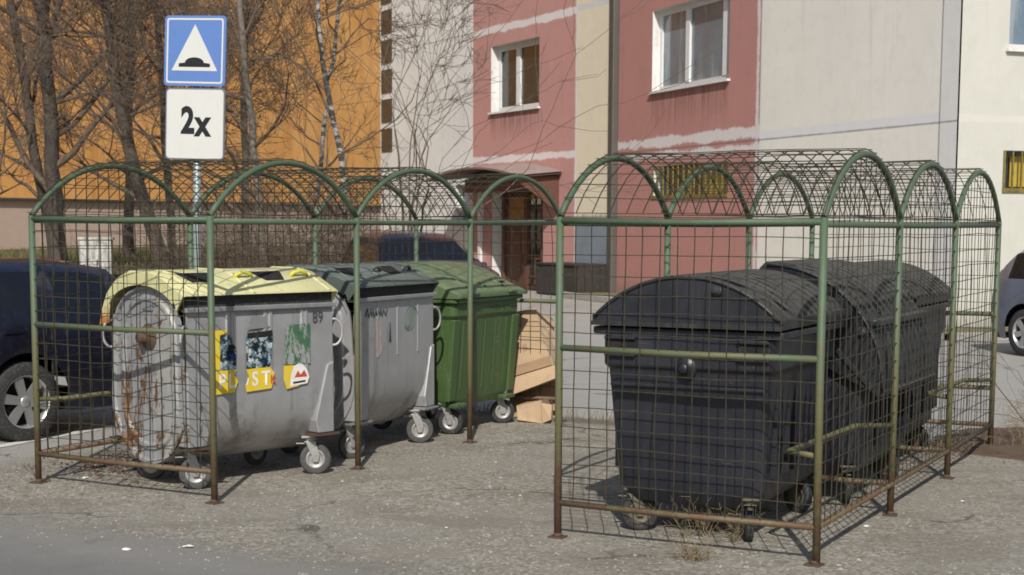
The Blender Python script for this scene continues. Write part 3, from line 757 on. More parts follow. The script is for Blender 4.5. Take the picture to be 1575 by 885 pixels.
        pts = [(.27 + rr.uniform(-.01, .01) + (.085 if s else 0), -.0035, z) for s, zz in ((0, [.70, .75, .80, .85, .9, .97]), (1, [.96, .9, .86, .80, .76, .72])) for z in zz]
        q.poly(pts); q.build('torn_sticker', mat_basic('torn_sticker_paper', (.42, .33, .29), .8, var=.3, scale=18), t)
    return t
M['yellow_grip'] = mat_basic('bright_yellow_plastic', (.60, .56, .06), .5, var=.1)
b1 = metal_bin('metal_waste_container', 'rusty galvanised bin with a faded yellow lid and torn PLAST sticker', 1.125, .80, (-1.95, 9.22), R(46), 'yellow', True, 'plast')
b2 = metal_bin('metal_waste_container', 'plain galvanised steel bin with a dark green lid behind the yellow-lidded one', 1.13, .80, (-1.068, 10.5), R(65), 'dgreen', False, 'plain')

# ------------------------------------------------------------------ green plastic bin
def loft(mb, rings, m=0, smooth=False, capb=True, capt=True):
    b = len(mb.v); n = len(rings[0])
    for r_ in rings: mb.v += [Vector(p) for p in r_]
    for i in range(len(rings) - 1):
        for j in range(n):
            k = (j + 1) % n; mb.face((b + i * n + j, b + i * n + k, b + (i + 1) * n + k, b + (i + 1) * n + j), m, smooth)
    if capb: mb.face([b + j for j in range(n)][::-1], m)
    if capt: mb.face([b + (len(rings) - 1) * n + j for j in range(n)], m)
def rrect(x0, x1, y0, y1, z, r=.05, n=4):
    P = []
    for cx, cy, a in ((x1 - r, y1 - r, 0), (x0 + r, y1 - r, 90), (x0 + r, y0 + r, 180), (x1 - r, y0 + r, 270)):
        for i in range(n + 1):
            q = R(a + 90 * i / n); P.append((cx + r * math.cos(q), cy + r * math.sin(q), z))
    return P
def green_bin():
    t = thing('plastic_waste_container', 'green plastic wheeled bin with a humped green lid beside the cardboard', 'waste container', (-.435, 11.75, 0), R(62))
    L, D = 1.05, .90
    m = MB(); loft(m, [rrect(.09, L - .09, .09, D - .08, .215, .06), rrect(.07, L - .07, .07, D - .06, .27, .06), rrect(.02, L - .02, .02, D - .01, .90, .05), rrect(.0, L, 0, D, .93, .05), rrect(0, L, 0, D, 1.03, .05)], smooth=False)
    bo = m.build('body', M['green'], t, bevel=.006)
    for i in range(5):
        x = .18 + i * (L - .36) / 4; m = MB()
        m.prism([(-.014, 0), (-.009, -.005), (.009, -.005), (.014, 0)], lambda p, t_: (x + p[0], .068 - (t_ - .27) * .0795 + p[1] + .002, t_), .34, .88)
        m.build('rib', M['green'], bo)
    m = MB()
    loft(m, [rrect(-.03, L + .03, -.035, D + .03, 1.03, .05), rrect(-.03, L + .03, -.035, D + .03, 1.06, .05)])
    m.build('rim', M['green'], bo, bevel=.005)
    # corner columns
    for x in (.05, L - .05):
        m = MB(); m.prism([(x - .05, .27), (x + .05, .27), (x + .05, .90), (x - .05, .90)], lambda p, t_: (p[0], t_ + .07 - (p[1] - .27) * .08, p[1]), -.018, .03)
        m.build('corner_column', M['green'], bo, bevel=.008)
    for x in (.12, L - .14): m = MB(); m.box((x, .045, .235), (.16, .08, .03)); m.build('foot_step', M['green'], bo, bevel=.006)
    # lid
    lp = [(-.05, 1.065), (-.055, 1.10), (.0, 1.125), (.16, 1.20), (.33, 1.28), (.42, 1.305), (.66, 1.315), (.80, 1.27), (.92, 1.15), (.95, 1.09), (.95, 1.065)]
    xs = [-.04, .02, .10, .12, L - .12, L - .10, L - .02, L + .04]; dz = [-.05, -.012, .0, .01, .01, .0, -.012, -.05]
    m = MB(); nn = len(lp)
    for x, d in zip(xs, dz):
        for i, (y, z) in enumerate(lp): m.v.append(Vector((x, y, max(1.065, z + d * (z - 1.065) / .25))))
    for a in range(len(xs) - 1):
        for i in range(nn - 1): m.face((a * nn + i, a * nn + i + 1, (a + 1) * nn + i + 1, (a + 1) * nn + i), 0, True)
    m.face(range(nn)[::-1]); m.face([7 * nn + i for i in range(nn)])
    lo = m.build('lid', M['greenlid'], t)
    m = MB()
    for x in (.24, .52, .80):
        m.tube([(x, y, z + .004) for y, z in lp[2:9]], .010, 6)
    m.build('welt', M['greenlid'], lo)
    for x in (.20, .82):
        m = MB(); m.box((x, -.06, 1.10), (.12, .035, .022)); m.build('lid_grip', M['greenlid'], lo, bevel=.006)
    m = MB(); m.box((.86, .08, 1.172), (.09, .05, .006), Matrix.Rotation(0, 4, 'X')); m.build('vent_slot', M['dark'], lo)
    # trunnion and cable on the near end
    m = MB(); m.lathe([(0, .10), (.05, .10), (.065, .085), (.065, .05), (.085, .03), (.085, 0)], (.02, .42, .80), (-1, 0, 0), 18); m.build('trunnion', M['rubber'], t)
    
    def wr(y0, z, n_, seed):
        rr = random.Random(seed)
        for k in range(n_):
            q = MB()
            x = .55 + k * .045; pts = [(x + rr.uniform(0, .02), .0, z + rr.uniform(-.02, .02)), (x + rr.uniform(0, .03), 0, z + rr.uniform(.0, .03)), (x + rr.uniform(.01, .035), 0, z + rr.uniform(-.02, .02))]
            q.tube([(a, -.001, b_) for a, _, b_ in pts], .002, 4)
            q.build('scribble', M['black_print'], t)
    wr(0, .97, 7, 1); 
    for (x, y, a) in ((.14, .12, -75), (L - .10, .10, -52), (.14, D - .14, -80), (L - .14, D - .14, 10)): castor(t, x, y, R(a), .1, .25, 'rubber')
    return t
b3 = green_bin()

# ------------------------------------------------------------------ black round-lid bins
def black_bin():
    t = thing('black_waste_container', 'x', 'waste container', (0, 0, 0), 0, 'black plastic bins in the right-hand cage')
    hd, hl = .47, .60     # half depth (x), half length (y)
    m = MB()
    loft(m, [rrect(-.33, .33, -.50, .50, .175, .08), rrect(-.40, .40, -.54, .54, .25, .07), rrect(-.405, .405, -.545, .545, .30, .07), rrect(-hd + .02, hd - .02, -hl + .02, hl - .02, .88, .06), rrect(-hd, hd, -hl, hl, .90, .06), rrect(-hd, hd, -hl, hl, 1.06, .06)])
    bo = m.build('body', M['black'], t, bevel=.008)
    m = MB(); loft(m, [rrect(-hd - .055, hd + .055, -hl - .01, hl + .01, 1.062, .04), rrect(-hd - .055, hd + .055, -hl - .01, hl + .01, 1.10, .04)]); m.build('rim', M['black'], bo, bevel=.008)
    # ribs on the long sides and swages on the end faces
    for sx in (-1, 1):
        for i in range(9):
            y = -.44 + i * .11; m = MB()
            m.box((sx * (.405 + .0 + (.58 - .30) * .078) + sx * .004, y, .60), (.03, .02, .52))
            m.build('rib', M['black'], bo)
    for sy in (-1, 1):
        m = MB(); yy = sy * (hl + .001)
        m = MB(); m.lathe([(0, .04), (.022, .04), (.026, .035), (.026, .015), (.05, .010), (.06, 0)], (0, yy, .90), (0, sy, 0), 18); m.build('trunnion', M['black'], bo)
        for sx in (-1, 1):
            m = MB(); x = sx * .36
            m.box((x, yy + sy * .003, 1.0), (.15, .006, .085)); m.build('grip_recess', M['dark'], bo)
            m = MB(); m.box((x, yy + sy * .012, 1.045), (.17, .024, .014)); m.box((x, yy + sy * .012, .955), (.17, .024, .014)); m.build('grip_bar', M['black'], bo, bevel=.004)
        m = MB(); m.box((0, yy - sy * .018, .80), (.84, .02, .018)); m.build('band', M['black'], bo, bevel=.005)
    for (x, y, a) in ((-.30, -.45, 28), (.31, -.46, 112), (-.30, .45, 40), (.31, .45, -30)): castor(t, x, y, R(a), .1, .24, 'rubber', metal='steel_dull')
    return t
def black_lid(t, open_deg):
    """arched lid; geometry is turned about the trunnion when open"""
    piv = Vector((0, 0, .90)); Mr = Matrix.Translation(piv + (Vector((.02, 0, -.03)) if open_deg else Vector((0, 0, 0)))) @ Matrix.Rotation(R(open_deg), 4, 'Y') @ Matrix.Translation(-piv)
    hx, z0, rise, hl = .50, 1.16, .215, .615
    Rr = (hx * hx + rise * rise) / (2 * rise); a0 = math.asin(hx / Rr); K = 20
    def prof(dr):
        return [((Rr + dr) * math.sin(-a0 + 2 * a0 * i / K), z0 + (Rr + dr) * math.cos(-a0 + 2 * a0 * i / K) - Rr * math.cos(a0)) for i in range(K + 1)]
    ys = []; y = -hl
    ys.append((y, 0)); ys.append((y + .05, 0))
    q = -hl + .05; n_ = 9; st = (2 * hl - .1) / n_
    for i in range(n_):
        ys += [(q + .012, -.014), (q + .030, -.014), (q + .042, .006), (q + st, .006)]; q += st
    ys += [(hl, 0)]
    m = MB(); nn = K + 1
    for (y, d) in ys:
        for x, z in prof(d): m.v.append(Mr @ Vector((x, y, z)))
    for a in range(len(ys) - 1):
        for i in range(K): m.face((a * nn + i, (a + 1) * nn + i, (a + 1) * nn + i + 1, a * nn + i + 1), 0, True)
    base = len(m.v)
    for sx in (-1, 1):     # vertical lip below each long edge
        m.box((sx * (hx + .002), 0, z0 - .022), (.03, 2 * hl, .05), Mr)
    lo = m.build('lid', M['blacklid'], t)
    for sy in (-1, 1):
        m = MB(); yy = sy * hl
        P = [(-hx, z0 - .045)] + prof(-.004) + [(hx, z0 - .045), (.20, 1.015), (.10, .86), (-.10, .86), (-.20, 1.015)]
        if open_deg == 0: P = [(-hx, z0 - .045)] + prof(-.004) + [(hx, z0 - .045)]
        m.prism(P, lambda p, t_: Mr @ Vector((p[0], t_, p[1])), yy, yy + sy * .012)
        ep = m.build('lid_end', M['black'], lo)
        m = MB(); m.prism([(-hx - .01, z0 - .05), (hx + .01, z0 - .05), (hx + .01, z0 - .028), (-hx - .01, z0 - .028)], lambda p, t_: Mr @ Vector((p[0], t_, p[1])), yy - sy * .005, yy + sy * .028); 
        pr = prof(.004); pi_ = prof(-.022)
        for i in range(K):
            for k in (0, 1):
                pass
        m.tube([Mr @ Vector((x, yy + sy * .012, z)) for x, z in prof(-.006)], .011, 6)
        m.build('edge_bead', M['blacklid'], ep)
        m = MB(); m.lathe([(0, .03), (.018, .03), (.03, .012), (.03, 0)], Mr @ Vector((.17, yy + sy * .012, 1.30)), (0, sy, 0), 14); m.build('bolt', M['rubber'], ep)
    if open_deg:
        m = MB(); m.box((0, 0, 1.075), (.86, 1.10, .01)); m.build('mouth_shade', M['dark'], t)  # near-black slab stands in for shade inside the opened bin
    return lo
proto = black_bin()
labs = ['nearest black plastic bin with its arched lid shut', 'middle black plastic bin with its arched lid rolled back open', 'farthest black plastic bin with its arched lid shut']
spots = [(.585, .855, 1.2), (.74, 2.20, -.6), (.62, 3.60, .8)]
bins = [proto, copy_tree(proto), copy_tree(proto)]
for o, lb, (u, v, dr), op in zip(bins, labs, spots, (0, 62, 0)):
    o['label'] = lb; o.location = cag(CRt, YR, u, v); o.rotation_euler.z = YR - PI / 2 + R(dr)
    ROOT[o.name] = Matrix.Translation(o.location) @ Matrix.Rotation(o.rotation_euler.z, 4, 'Z')
for o, op in zip(bins, (0, 45, 0)): black_lid(o, op)

# ------------------------------------------------------------------ road sign
st = thing('traffic_sign', 'blue square speed hump sign above a white 2x plate on a grey pole', 'road sign', (-2.555, 12.42, 0), R(0), tilt=(0, R(1.0)))
m = MB(); m.tube([(0, .03, 0), (0, .03, 3.2)], .031, 14); m.build('pole', M['pole'], st)
Ms = Matrix.Rotation(R(-19), 4, 'Z')
def rr2(w, h, r, n=5):
    P = []
    for cx, cy, a in ((w / 2 - r, h / 2 - r, 0), (-w / 2 + r, h / 2 - r, 90), (-w / 2 + r, -h / 2 + r, 180), (w / 2 - r, -h / 2 + r, 270)):
        for i in range(n + 1): q = R(a + 90 * i / n); P.append((cx + r * math.cos(q), cy + r * math.sin(q)))
    return P
def plate(nm, P, zc, y0, y1, mat, par, roll=1.5):
    m = MB(); Q = Ms @ Matrix.Rotation(R(roll), 4, 'Y')
    m.prism(P, lambda p, t_: (Ms @ Matrix.Translation((0, 0, zc)) @ Matrix.Rotation(R(roll), 4, 'Y')) @ Vector((p[0], t_, p[1])), y0, y1); return m.build(nm, mat, par)
S = .545; zc = 2.975
p1 = plate('sign_plate', rr2(S, S, .03), zc, -.024, -.01, M['sign_blue'], st)
def ringp(nm, w, h, r, k, zc, y, mat, par, roll=1.5):
    A = rr2(w, h, r); B = rr2(w - 2 * k, h - 2 * k, max(.005, r - k * .5)); m = MB(); Q = Ms @ Matrix.Translation((0, 0, zc)) @ Matrix.Rotation(R(roll), 4, 'Y'); n = len(A)
    for p in A + B: m.v.append(Q @ Vector((p[0], y, p[1])))
    for i in range(n): j = (i + 1) % n; m.face((i, j, n + j, n + i))
    return m.build(nm, mat, par)
ringp('border', S - .04, S - .04, .02, .014, zc, -.0255, M['sign_white'], p1)
plate('triangle', [(-.205, -.155), (.205, -.155), (.0, .205)], zc, -.0262, -.0245, M['sign_white'], p1)
hump = [(-.14, -.125), (.14, -.125), (.14, -.098), (.085, -.092)] + [(.085 * math.cos(R(a)), -.092 + .042 * math.sin(R(a))) for a in range(20, 161, 14)] + [(-.085, -.092), (-.14, -.098)]
plate('hump_symbol', hump, zc, -.0275, -.0263, M['black_print'], p1)
p2 = plate('plate_edge', rr2(.53, .56, .035), 2.405, -.024, -.010, M['sign_grey'], st, 1.0)
p3 = plate('supplementary_plate', rr2(.508, .538, .03), 2.405, -.0256, -.0242, M['sign_white'], st, 1.0)
N = Ms @ Vector((0, -1, 0)); X = Ms @ Vector((1, 0, -.02))
for bdy, dx, sz in (('2', -.062, .285), ('x', .072, .285)):
    text_mesh(bdy, sz, M['black_print'], 'numeral' if bdy == '2' else 'multiplication_letter', p3, Ms @ Vector((dx, -.028, 2.425 if bdy == '2' else 2.405)), X, N, squeeze=.84, bold=.011)
for z in (3.12, 2.84, 2.55, 2.26):
    m = MB(); m.box((0, .034, z), (.09, .07, .03)); m.build('clamp', M['pole'], st, bevel=.006)

# ------------------------------------------------------------------ cardboard
def board(mb, pts, th=.006, m=0):
    P = [Vector(p) for p in pts]; n = (P[1] - P[0]).cross(P[2] - P[0]).normalized() * th; b = len(mb.v)
    mb.v += P + [p + n for p in P]; k = len(P)
    mb.face(range(b, b + k), m); mb.face([b + k + i for i in range(k)][::-1], m)
    for i in range(k): j = (i + 1) % k; mb.face((b + j, b + i, b + k + i, b + k + j), m)
t = thing('cardboard_box', 'tall flattened cardboard box leaning topmost against the green bin', 'cardboard box', (.15, 13.1, 0), 0, 'cardboard boxes stacked beside the green bin')
m = MB(True); board(m, [(0.0, 12.98, .50), (.26, 12.86, .62), (.20, 12.99, .93), (-.03, 13.12, .88)]); m.build('front_panel', M['card'], t)
m = MB(True); board(m, [(.262, 12.862, .62), (.36, 13.02, .58), (.345, 13.12, .83), (.203, 12.99, .90)]); m.build('side_panel', M['card'], t)
m = MB(True); board(m, [(.20, 12.98, .90), (.345, 13.115, .83), (.27, 13.2, .86), (.16, 13.1, .90)]); m.build('flap', M['card_in'], t)
m = MB(True); board(m, [(.10, 12.936, .55), (.135, 12.92, .567), (.09, 13.05, .852), (.055, 13.065, .833)], .009); m.build('tape', M['card_in'], t)
t = thing('cardboard_box', 'wide cardboard box with a taped fold lying in the middle of the stack', 'cardboard box', (.12, 13.05, 0), 0, 'cardboard boxes stacked beside the green bin')
m = MB(True); board(m, [(-.02, 12.90, .33), (.34, 12.76, .46), (.27, 12.85, .635), (-.02, 12.985, .515)]); m.build('front_panel', M['card'], t)
m = MB(True); board(m, [(.0, 12.885, .36), (.33, 12.755, .475), (.305, 12.775, .545), (.0, 12.91, .44)]); m.build('fold', M['card_in'], t)
m = MB(True); board(m, [(.342, 12.762, .46), (.41, 12.98, .46), (.36, 13.08, .62), (.272, 12.852, .635)]); m.build('side_panel', M['card'], t)
t = thing('cardboard_box', 'long cardboard strip with a torn edge sloping up to the right in the stack', 'cardboard box', (.15, 12.9, 0), 0, 'cardboard boxes stacked beside the green bin')
m = MB(True); board(m, [(-.04, 12.80, .20), (.36, 12.66, .37), (.355, 12.75, .47), (-.035, 12.88, .33)]); m.build('front_panel', M['card'], t)
m = MB(True); board(m, [(-.04, 12.81, .20), (.36, 12.67, .37), (.38, 13.0, .32), (.0, 13.1, .18)]); m.build('bottom_panel', M['card_in'], t)
tb = t; m = MB(True); board(m, [(-.02, 13.0, .01), (.40, 12.93, .01), (.38, 12.98, .36), (-.02, 13.08, .22)]); m.build('shade_panel', M['card_in'], tb)  # darker panel added to stand in for the shaded gap in the stack
t = thing('cardboard_box', 'small cardboard box on the ground at the bottom of the stack, flap pulled out', 'cardboard box', (.18, 12.9, 0), 0, 'cardboard boxes stacked beside the green bin')
m = MB(True); board(m, [(.05, 12.70, .02), (.25, 12.60, .005), (.24, 12.64, .19), (.04, 12.75, .13)]); m.build('front_panel', M['card'], t)
m = MB(True); board(m, [(.252, 12.602, .005), (.34, 12.85, .01), (.33, 12.87, .17), (.242, 12.64, .19)]); m.build('side_panel', M['card_in'], t)
m = MB(True); board(m, [(.242, 12.64, .19), (.34, 12.87, .17), (.16, 12.95, .15), (.04, 12.75, .13)]); m.build('top_panel', M['card_in'], t)
m = MB(True); board(m, [(.255, 12.60, .005), (.32, 12.56, .04), (.33, 12.60, .16), (.245, 12.635, .17)]); m.build('flap', M['card'], t)

# ------------------------------------------------------------------ buildings
BC = Vector((6.67, 23.47)); D3 = Vector((-.356, .934)); BI = Vector((2.27, 35.03)); D1 = Vector((-.468, .884)); D4 = Vector((.934, .356))
N3 = Vector((-D3.y, D3.x)); N1 = Vector((-D1.y, D1.x)); N4 = Vector((D4.y, -D4.x))
TOP = 15.4
RED = (.47, .23, .20); BEI = (.82, .785, .71); CREAM = (.55, .54, .48); LILAC = (.73, .71, .69); GREYW = (.72, .715, .69)
M['p_beige'] = mat_plaster('beige_plaster', BEI, zb=((3.27, .09), (6.7, .1)), sb=((5.93, .06), (.42, .035)), band=(.80, .79, .79), rough_amp=.10, dark_line=3.2, stain=.34, extra=((.80, .77, .74), .25))
M['p_lilac'] = mat_plaster('lilac_grey_plaster', LILAC, rough_amp=.1, stain=.3, dark_line=3.2)
M['p_red'] = mat_plaster('brick_red_plaster', RED, zb=((3.36, .10), (3.08, .06), (6.75, .15)), sb=((6.03, .05),), band=(.76, .72, .71), rough_amp=.34, stain=.35, drips=((7.2, 10.5, 4.35, 1.0),), dark_line=3.2, extra=((.50, .28, .25), .35))
M['p_beige_n'] = mat_plaster('narrow_beige_plaster', (.70, .62, .48), zb=((6.6, .08),), rough_amp=.2, stain=.3, zmin_dirt=True, drips=((-.1, 1.8, 1.85, .35),))
M['p_red_n'] = mat_plaster('faded_red_plaster', (.49, .26, .235), zb=((3.27, .085), (6.55, .085)), sb=((1.70, .07),), band=(.76, .72, .71), rough_amp=.26, stain=.35, drips=((3.5, 6.1, 4.4, .8),), extra=((.55, .36, .33), .5))
M['p_greyw'] = mat_plaster('grey_white_plaster', GREYW, rough_amp=.2, stain=.55, var=.15, dark_line=6.6)
M['p_cream'] = mat_plaster('cream_plaster', CREAM, zb=((3.25, .05),), band=(.64, .62, .57), rough_amp=.08, stain=.15, extra=((.66, .64, .58), .3))
bld = thing('apartment_building', 'brick red, beige and cream plastered apartment block with patched panel joints', 'building', (BC.x, BC.y, 0), 0)
def W(P, D, N_, s, z, o=0): q = P + D * s + N_ * o; return Vector((q.x, q.y, z))
def wall(nm, P, D, N_, s0, s1, z0, z1, ops, mat, parent, rec=.22, step=None):
    ss = sorted({s0, s1} | {v for o in ops for v in o[:2]}); zs = sorted({z0, z1} | {v for o in ops for v in o[2:4]})
    m = MB(True)
    for a in range(len(ss) - 1):
        for b in range(len(zs) - 1):
            cs, cz = (ss[a] + ss[a + 1]) / 2, (zs[b] + zs[b + 1]) / 2
            if any(o[0] < cs < o[1] and o[2] < cz < o[3] for o in ops): continue
            q = [(ss[a], zs[b]), (ss[a + 1], zs[b]), (ss[a + 1], zs[b + 1]), (ss[a], zs[b + 1])]
            m.poly([W(P, D, N_, s, z) for s, z in q], 0, q)
    for o in ops:
        a, b, c, d = o[:4]
        for (p, q) in (((a, c), (a, d)), ((a, d), (b, d)), ((b, d), (b, c)), ((b, c), (a, c))):
            m.poly([W(P, D, N_, *p), W(P, D, N_, *q), W(P, D, N_, q[0], q[1], -rec), W(P, D, N_, p[0], p[1], -rec)], 1, [p, q, q, p])
    return m.build(nm, [mat, M['white_reveal'] if rec < .4 else mat], parent)
def sbox(m, P, D, N_, s0, s1, z0, z1, o0, o1, mi=0):
    pts = [W(P, D, N_, s, z, o) for z in (z0, z1) for s, o in ((s0, o0), (s1, o0), (s1, o1), (s0, o1))]
    b = len(m.v); m.v += pts
    for q in ((0, 3, 2, 1), (4, 5, 6, 7), (0, 1, 5, 4), (1, 2, 6, 5), (2, 3, 7, 6), (3, 0, 4, 7)): m.face([b + i for i in q], mi)
def window(P, D, N_, s0, s1, z0, z1, mull, parent, rec=.2, glass='glass', sill=True, fr=.09, lab=None):
    m = MB(True); o0, o1 = -rec - .05, -rec + .03
    sbox(m, P, D, N_, s0, s1, z0, z0 + fr, o0, o1); sbox(m, P, D, N_, s0, s1, z1 - fr, z1, o0, o1)
    sbox(m, P, D, N_, s0, s0 + fr, z0 + fr, z1 - fr, o0, o1); sbox(m, P, D, N_, s1 - fr, s1, z0 + fr, z1 - fr, o0, o1)
    for c, wd in mull: sbox(m, P, D, N_, c - wd / 2, c + wd / 2, z0 + fr, z1 - fr, o0, o1 + .012)
    w = m.build('window', M['white_plastic'], parent)
    if lab: w['label'] = lab
    m = MB(True); m.poly([W(P, D, N_, s0 + fr * .5, z0 + fr * .5, -rec - .01), W(P, D, N_, s1 - fr * .5, z0 + fr * .5, -rec - .01), W(P, D, N_, s1 - fr * .5, z1 - fr * .5, -rec - .01), W(P, D, N_, s0 + fr * .5, z1 - fr * .5, -rec - .01)])
    m.build('pane', M[glass], w)
    if sill:
        m = MB(True); sbox(m, P, D, N_, s0 - .06, s1 + .06, z0 - .045, z0 + .0, -rec + .03, .07); m.build('sill', M['white_reveal'], w)
    return w
# cream wing
wall('wall', BC, D4, N4, 0, 16, 0, TOP, [(.86, 3.2, 2.19, 2.78), (.86, 3.6, 4.30, 6.0)], M['p_cream'], bld)
window(BC, D4, N4, .86, 3.6, 4.30, 6.0, [(2.2, .1)], bld, lab='white framed window at the right edge of the cream wall')
# beige bay, pilaster, red bay
wall('wall', BC, D3, N3, .42, 5.93, 0, TOP, [], M['p_beige'], bld)
m = MB(True)
for (a, b, z0, z1) in ((0, .42, 0, TOP),):
    q = [(a, z0), (b, z0), (b, z1), (a, z1)]
    m.poly([W(BC, D3, N3, s, z, .03) for s, z in q], 0, q); m.poly([W(BC, D3, N3, b, z0, .03), W(BC, D3, N3, b, z0, 0), W(BC, D3, N3, b, z1, 0), W(BC, D3, N3, b, z1, .03)], 0, q)
m.build('pilaster', M['p_lilac'], bld)
wall('wall', BC, D3, N3, 5.93, 12.37, 0, TOP, [(7.15, 10.5, 4.42, 6.10), (7.12, 10.42, 2.22, 2.86)], M['p_red'], bld)
window(BC, D3, N3, 7.15, 10.5, 4.42, 6.10, [(7.62, .17), (9.2, .17)], bld, fr=.11, lab='large white framed window in the red wall')
# cellar grilles
def grille(P, D, N_, s0, s1, z0, z1, parent, lab, nb=14, yellow_from=0, rec=.22):
    m = MB(True); m.poly([W(P, D, N_, s0, z0, -rec + .01), W(P, D, N_, s1, z0, -rec + .01), W(P, D, N_, s1, z1, -rec + .01), W(P, D, N_, s0, z1, -rec + .01)]); g = m.build('cellar_window', M['glass_dark'], parent); g['label'] = lab
    m = MB(True)
    for i in range(nb + 1):
        s = s0 + (s1 - s0) * i / nb; wd = .012 if i % 4 else .028
        sbox(m, P, D, N_, s - wd, s + wd, z0, z1, -.03, .0)
    sbox(m, P, D, N_, s0 - .03, s1 + .03, z0 - .05, z0 + .02, -.04, .02); sbox(m, P, D, N_, (s0 + s1) / 2 - .06, (s0 + s1) / 2 + .06, z0, z1, -.05, -.03)
    m.build('grille', M['yellow_bar'], g)
    m = MB(True); sbox(m, P, D, N_, s0 + .25, s0 + (s1 - s0) * .42, z0 + .05, z1 - .08, -rec + .012, -rec + .03); m.build('yellow_sash', mat_basic('yellow_sash_paint', (.42, .30, .05), .6, var=.3, scale=4), g)
grille(BC, D3, N3, 7.12, 10.42, 2.22, 2.86, bld, 'yellow barred cellar window under the large window')
grille(BC, D4, N4, .86, 3.2, 2.19, 2.78, bld, 'yellow barred cellar window in the cream wall')
# recessed corner and downpipe
m = MB(True); sbox(m, BC, D3, N3, 12.16, 12.40, 0, TOP, .0, .16); m.build('downpipe', M['pipe'], bld, bevel=.03)
wall('wall', BI, D1, N1, 0, 1.68, 0, TOP, [], M['p_beige_n'], bld)
wall('wall', BI, D1, N1, 1.68, 7.12, 0, TOP, [(3.52, 6.08, 4.47, 6.14), (3.3, 6.0, 0, 2.50)], M['p_red_n'], bld, rec=.28)
window(BI, D1, N1, 3.52, 6.08, 4.47, 6.14, [(4.98, .2)], bld, rec=.24, glass='glass_dark', fr=.13, lab='white framed window above the entrance')
wall('wall', BI, D1, N1, 7.12, 13.35, 0, TOP, [(7.35, 8.2, 1.55, 2.67)], M['p_greyw'], bld)
window(BI, D1, N1, 7.35, 8.2, 1.55, 2.67, [], bld, glass='glass', sill=False, fr=.06, lab='small window left of the entrance')
m = MB(True)      # end and back walls so that the block is solid from a step aside
e1 = W(BI, D1, N1, 13.35, 0); e4 = W(BC, D4, N4, 16, 0)
bk = [Vector((e1.x, e1.y, 0)), Vector((e1.x + 10, e1.y + 5, 0)), Vector((e4.x, e4.y + 8, 0)), Vector((e4.x, e4.y, 0))]
for a, b in zip(bk, bk[1:]):
    L_ = (b - a).length; m.poly([a, b, b + Vector((0, 0, TOP)), a + Vector((0, 0, TOP))], 0, [(0, 0), (L_, 0), (L_, TOP), (0, TOP)])
c0 = W(BC, D4, N4, 0, TOP); 
m.poly([W(BC, D3, N3, 0, TOP), W(BC, D3, N3, 12.37, TOP), e1 + Vector((0, 0, TOP)), bk[1] + Vector((0, 0, TOP)), bk[2] + Vector((0, 0, TOP)), bk[3] + Vector((0, 0, TOP))], 0, [(0, 0)] * 6)
m.build('roof_and_rear_wall', M['p_greyw'], bld)
# stairwell glazing strip at the far end of the grey wall
for i in range(9):
    m = MB(True); z = 3.75 + i * .86; sbox(m, BI, D1, N1, 12.45, 13.2, z, z + .66, .0, .03); m.build('stairwell_window', M['glass_dark'], bld)
# entrance
m = MB(True); sbox(m, BI, D1, N1, 3.3, 6.0, 0, 2.5, -.34, -.28); dr = m.build('door', M['wood_dark'], bld); dr['label'] = 'dark wooden entrance door with side glazing'
m = MB(True); sbox(m, BI, D1, N1, 4.75, 5.55, 1.75, 2.32, -.28, -.262); m.build('orange_pane', M['wood_orange'], dr)
m = MB(True); sbox(m, BI, D1, N1, 3.45, 4.45, .12, 2.36, -.28, -.266); m.build('pane', M['glass_dark'], dr)
m = MB(True)
for i in range(5): sbox(m, BI, D1, N1, 3.45, 4.45, .3 + i * .45, .34 + i * .45, -.262, -.24)
for i in range(4): sbox(m, BI, D1, N1, 3.45 + i * .33, 3.49 + i * .33, .12, 2.36, -.262, -.24)
sbox(m, BI, D1, N1, 4.5, 4.62, 0, 2.45, -.28, -.22); sbox(m, BI, D1, N1, 5.75, 5.85, 0, 2.45, -.28, -.22)
m.build('glazing_bars', M['wood_dark'], dr)
for j in range(3): m = MB(True); sbox(m, BI, D1, N1, 3.52 + j * .3, 3.70 + j * .3, 2.12, 2.25, -.238, -.232); m.build('notice', M['white_print'], dr)
m = MB(True); sbox(m, BI, D1, N1, 4.9, 5.3, .4, 1.5, -.28, -.26); m.build('door_leaf_panel', M['wood_dark'], dr)
m = MB(True); sbox(m, BI, D1, N1, 6.5, 6.64, .3, 2.45, .0, .10); m.build('light_strip', M['white_plastic'], bld)
# bowed canopy on brackets
m = MB(True); K = 14
def cz(k): t_ = k / K; return 2.88 + .26 * math.sin(PI * min(1, max(0, t_))) ** .8
pr = [(2.35 + (7.35 - 2.35) * k / K, cz(k)) for k in range(K + 1)]
for k in range(K):
    (a, za), (b, zb) = pr[k], pr[k + 1]
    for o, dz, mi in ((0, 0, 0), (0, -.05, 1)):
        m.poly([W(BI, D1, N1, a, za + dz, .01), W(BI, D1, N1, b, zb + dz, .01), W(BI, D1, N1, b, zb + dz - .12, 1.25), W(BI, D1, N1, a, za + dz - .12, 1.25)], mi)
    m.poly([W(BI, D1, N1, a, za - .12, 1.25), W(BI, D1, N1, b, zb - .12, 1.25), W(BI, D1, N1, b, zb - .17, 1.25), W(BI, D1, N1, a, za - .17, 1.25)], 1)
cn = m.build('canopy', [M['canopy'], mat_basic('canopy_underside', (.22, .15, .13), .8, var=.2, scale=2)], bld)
m = MB(True)
for s in (2.5,): m = MB(True); m.poly([W(BI, D1, N1, s, 2.78, .0), W(BI, D1, N1, s, 2.66, 1.2), W(BI, D1, N1, s, 2.55, 1.0), W(BI, D1, N1, s, 1.9, 0)], 0); m.build('bracket', M['wood_dark'], cn)
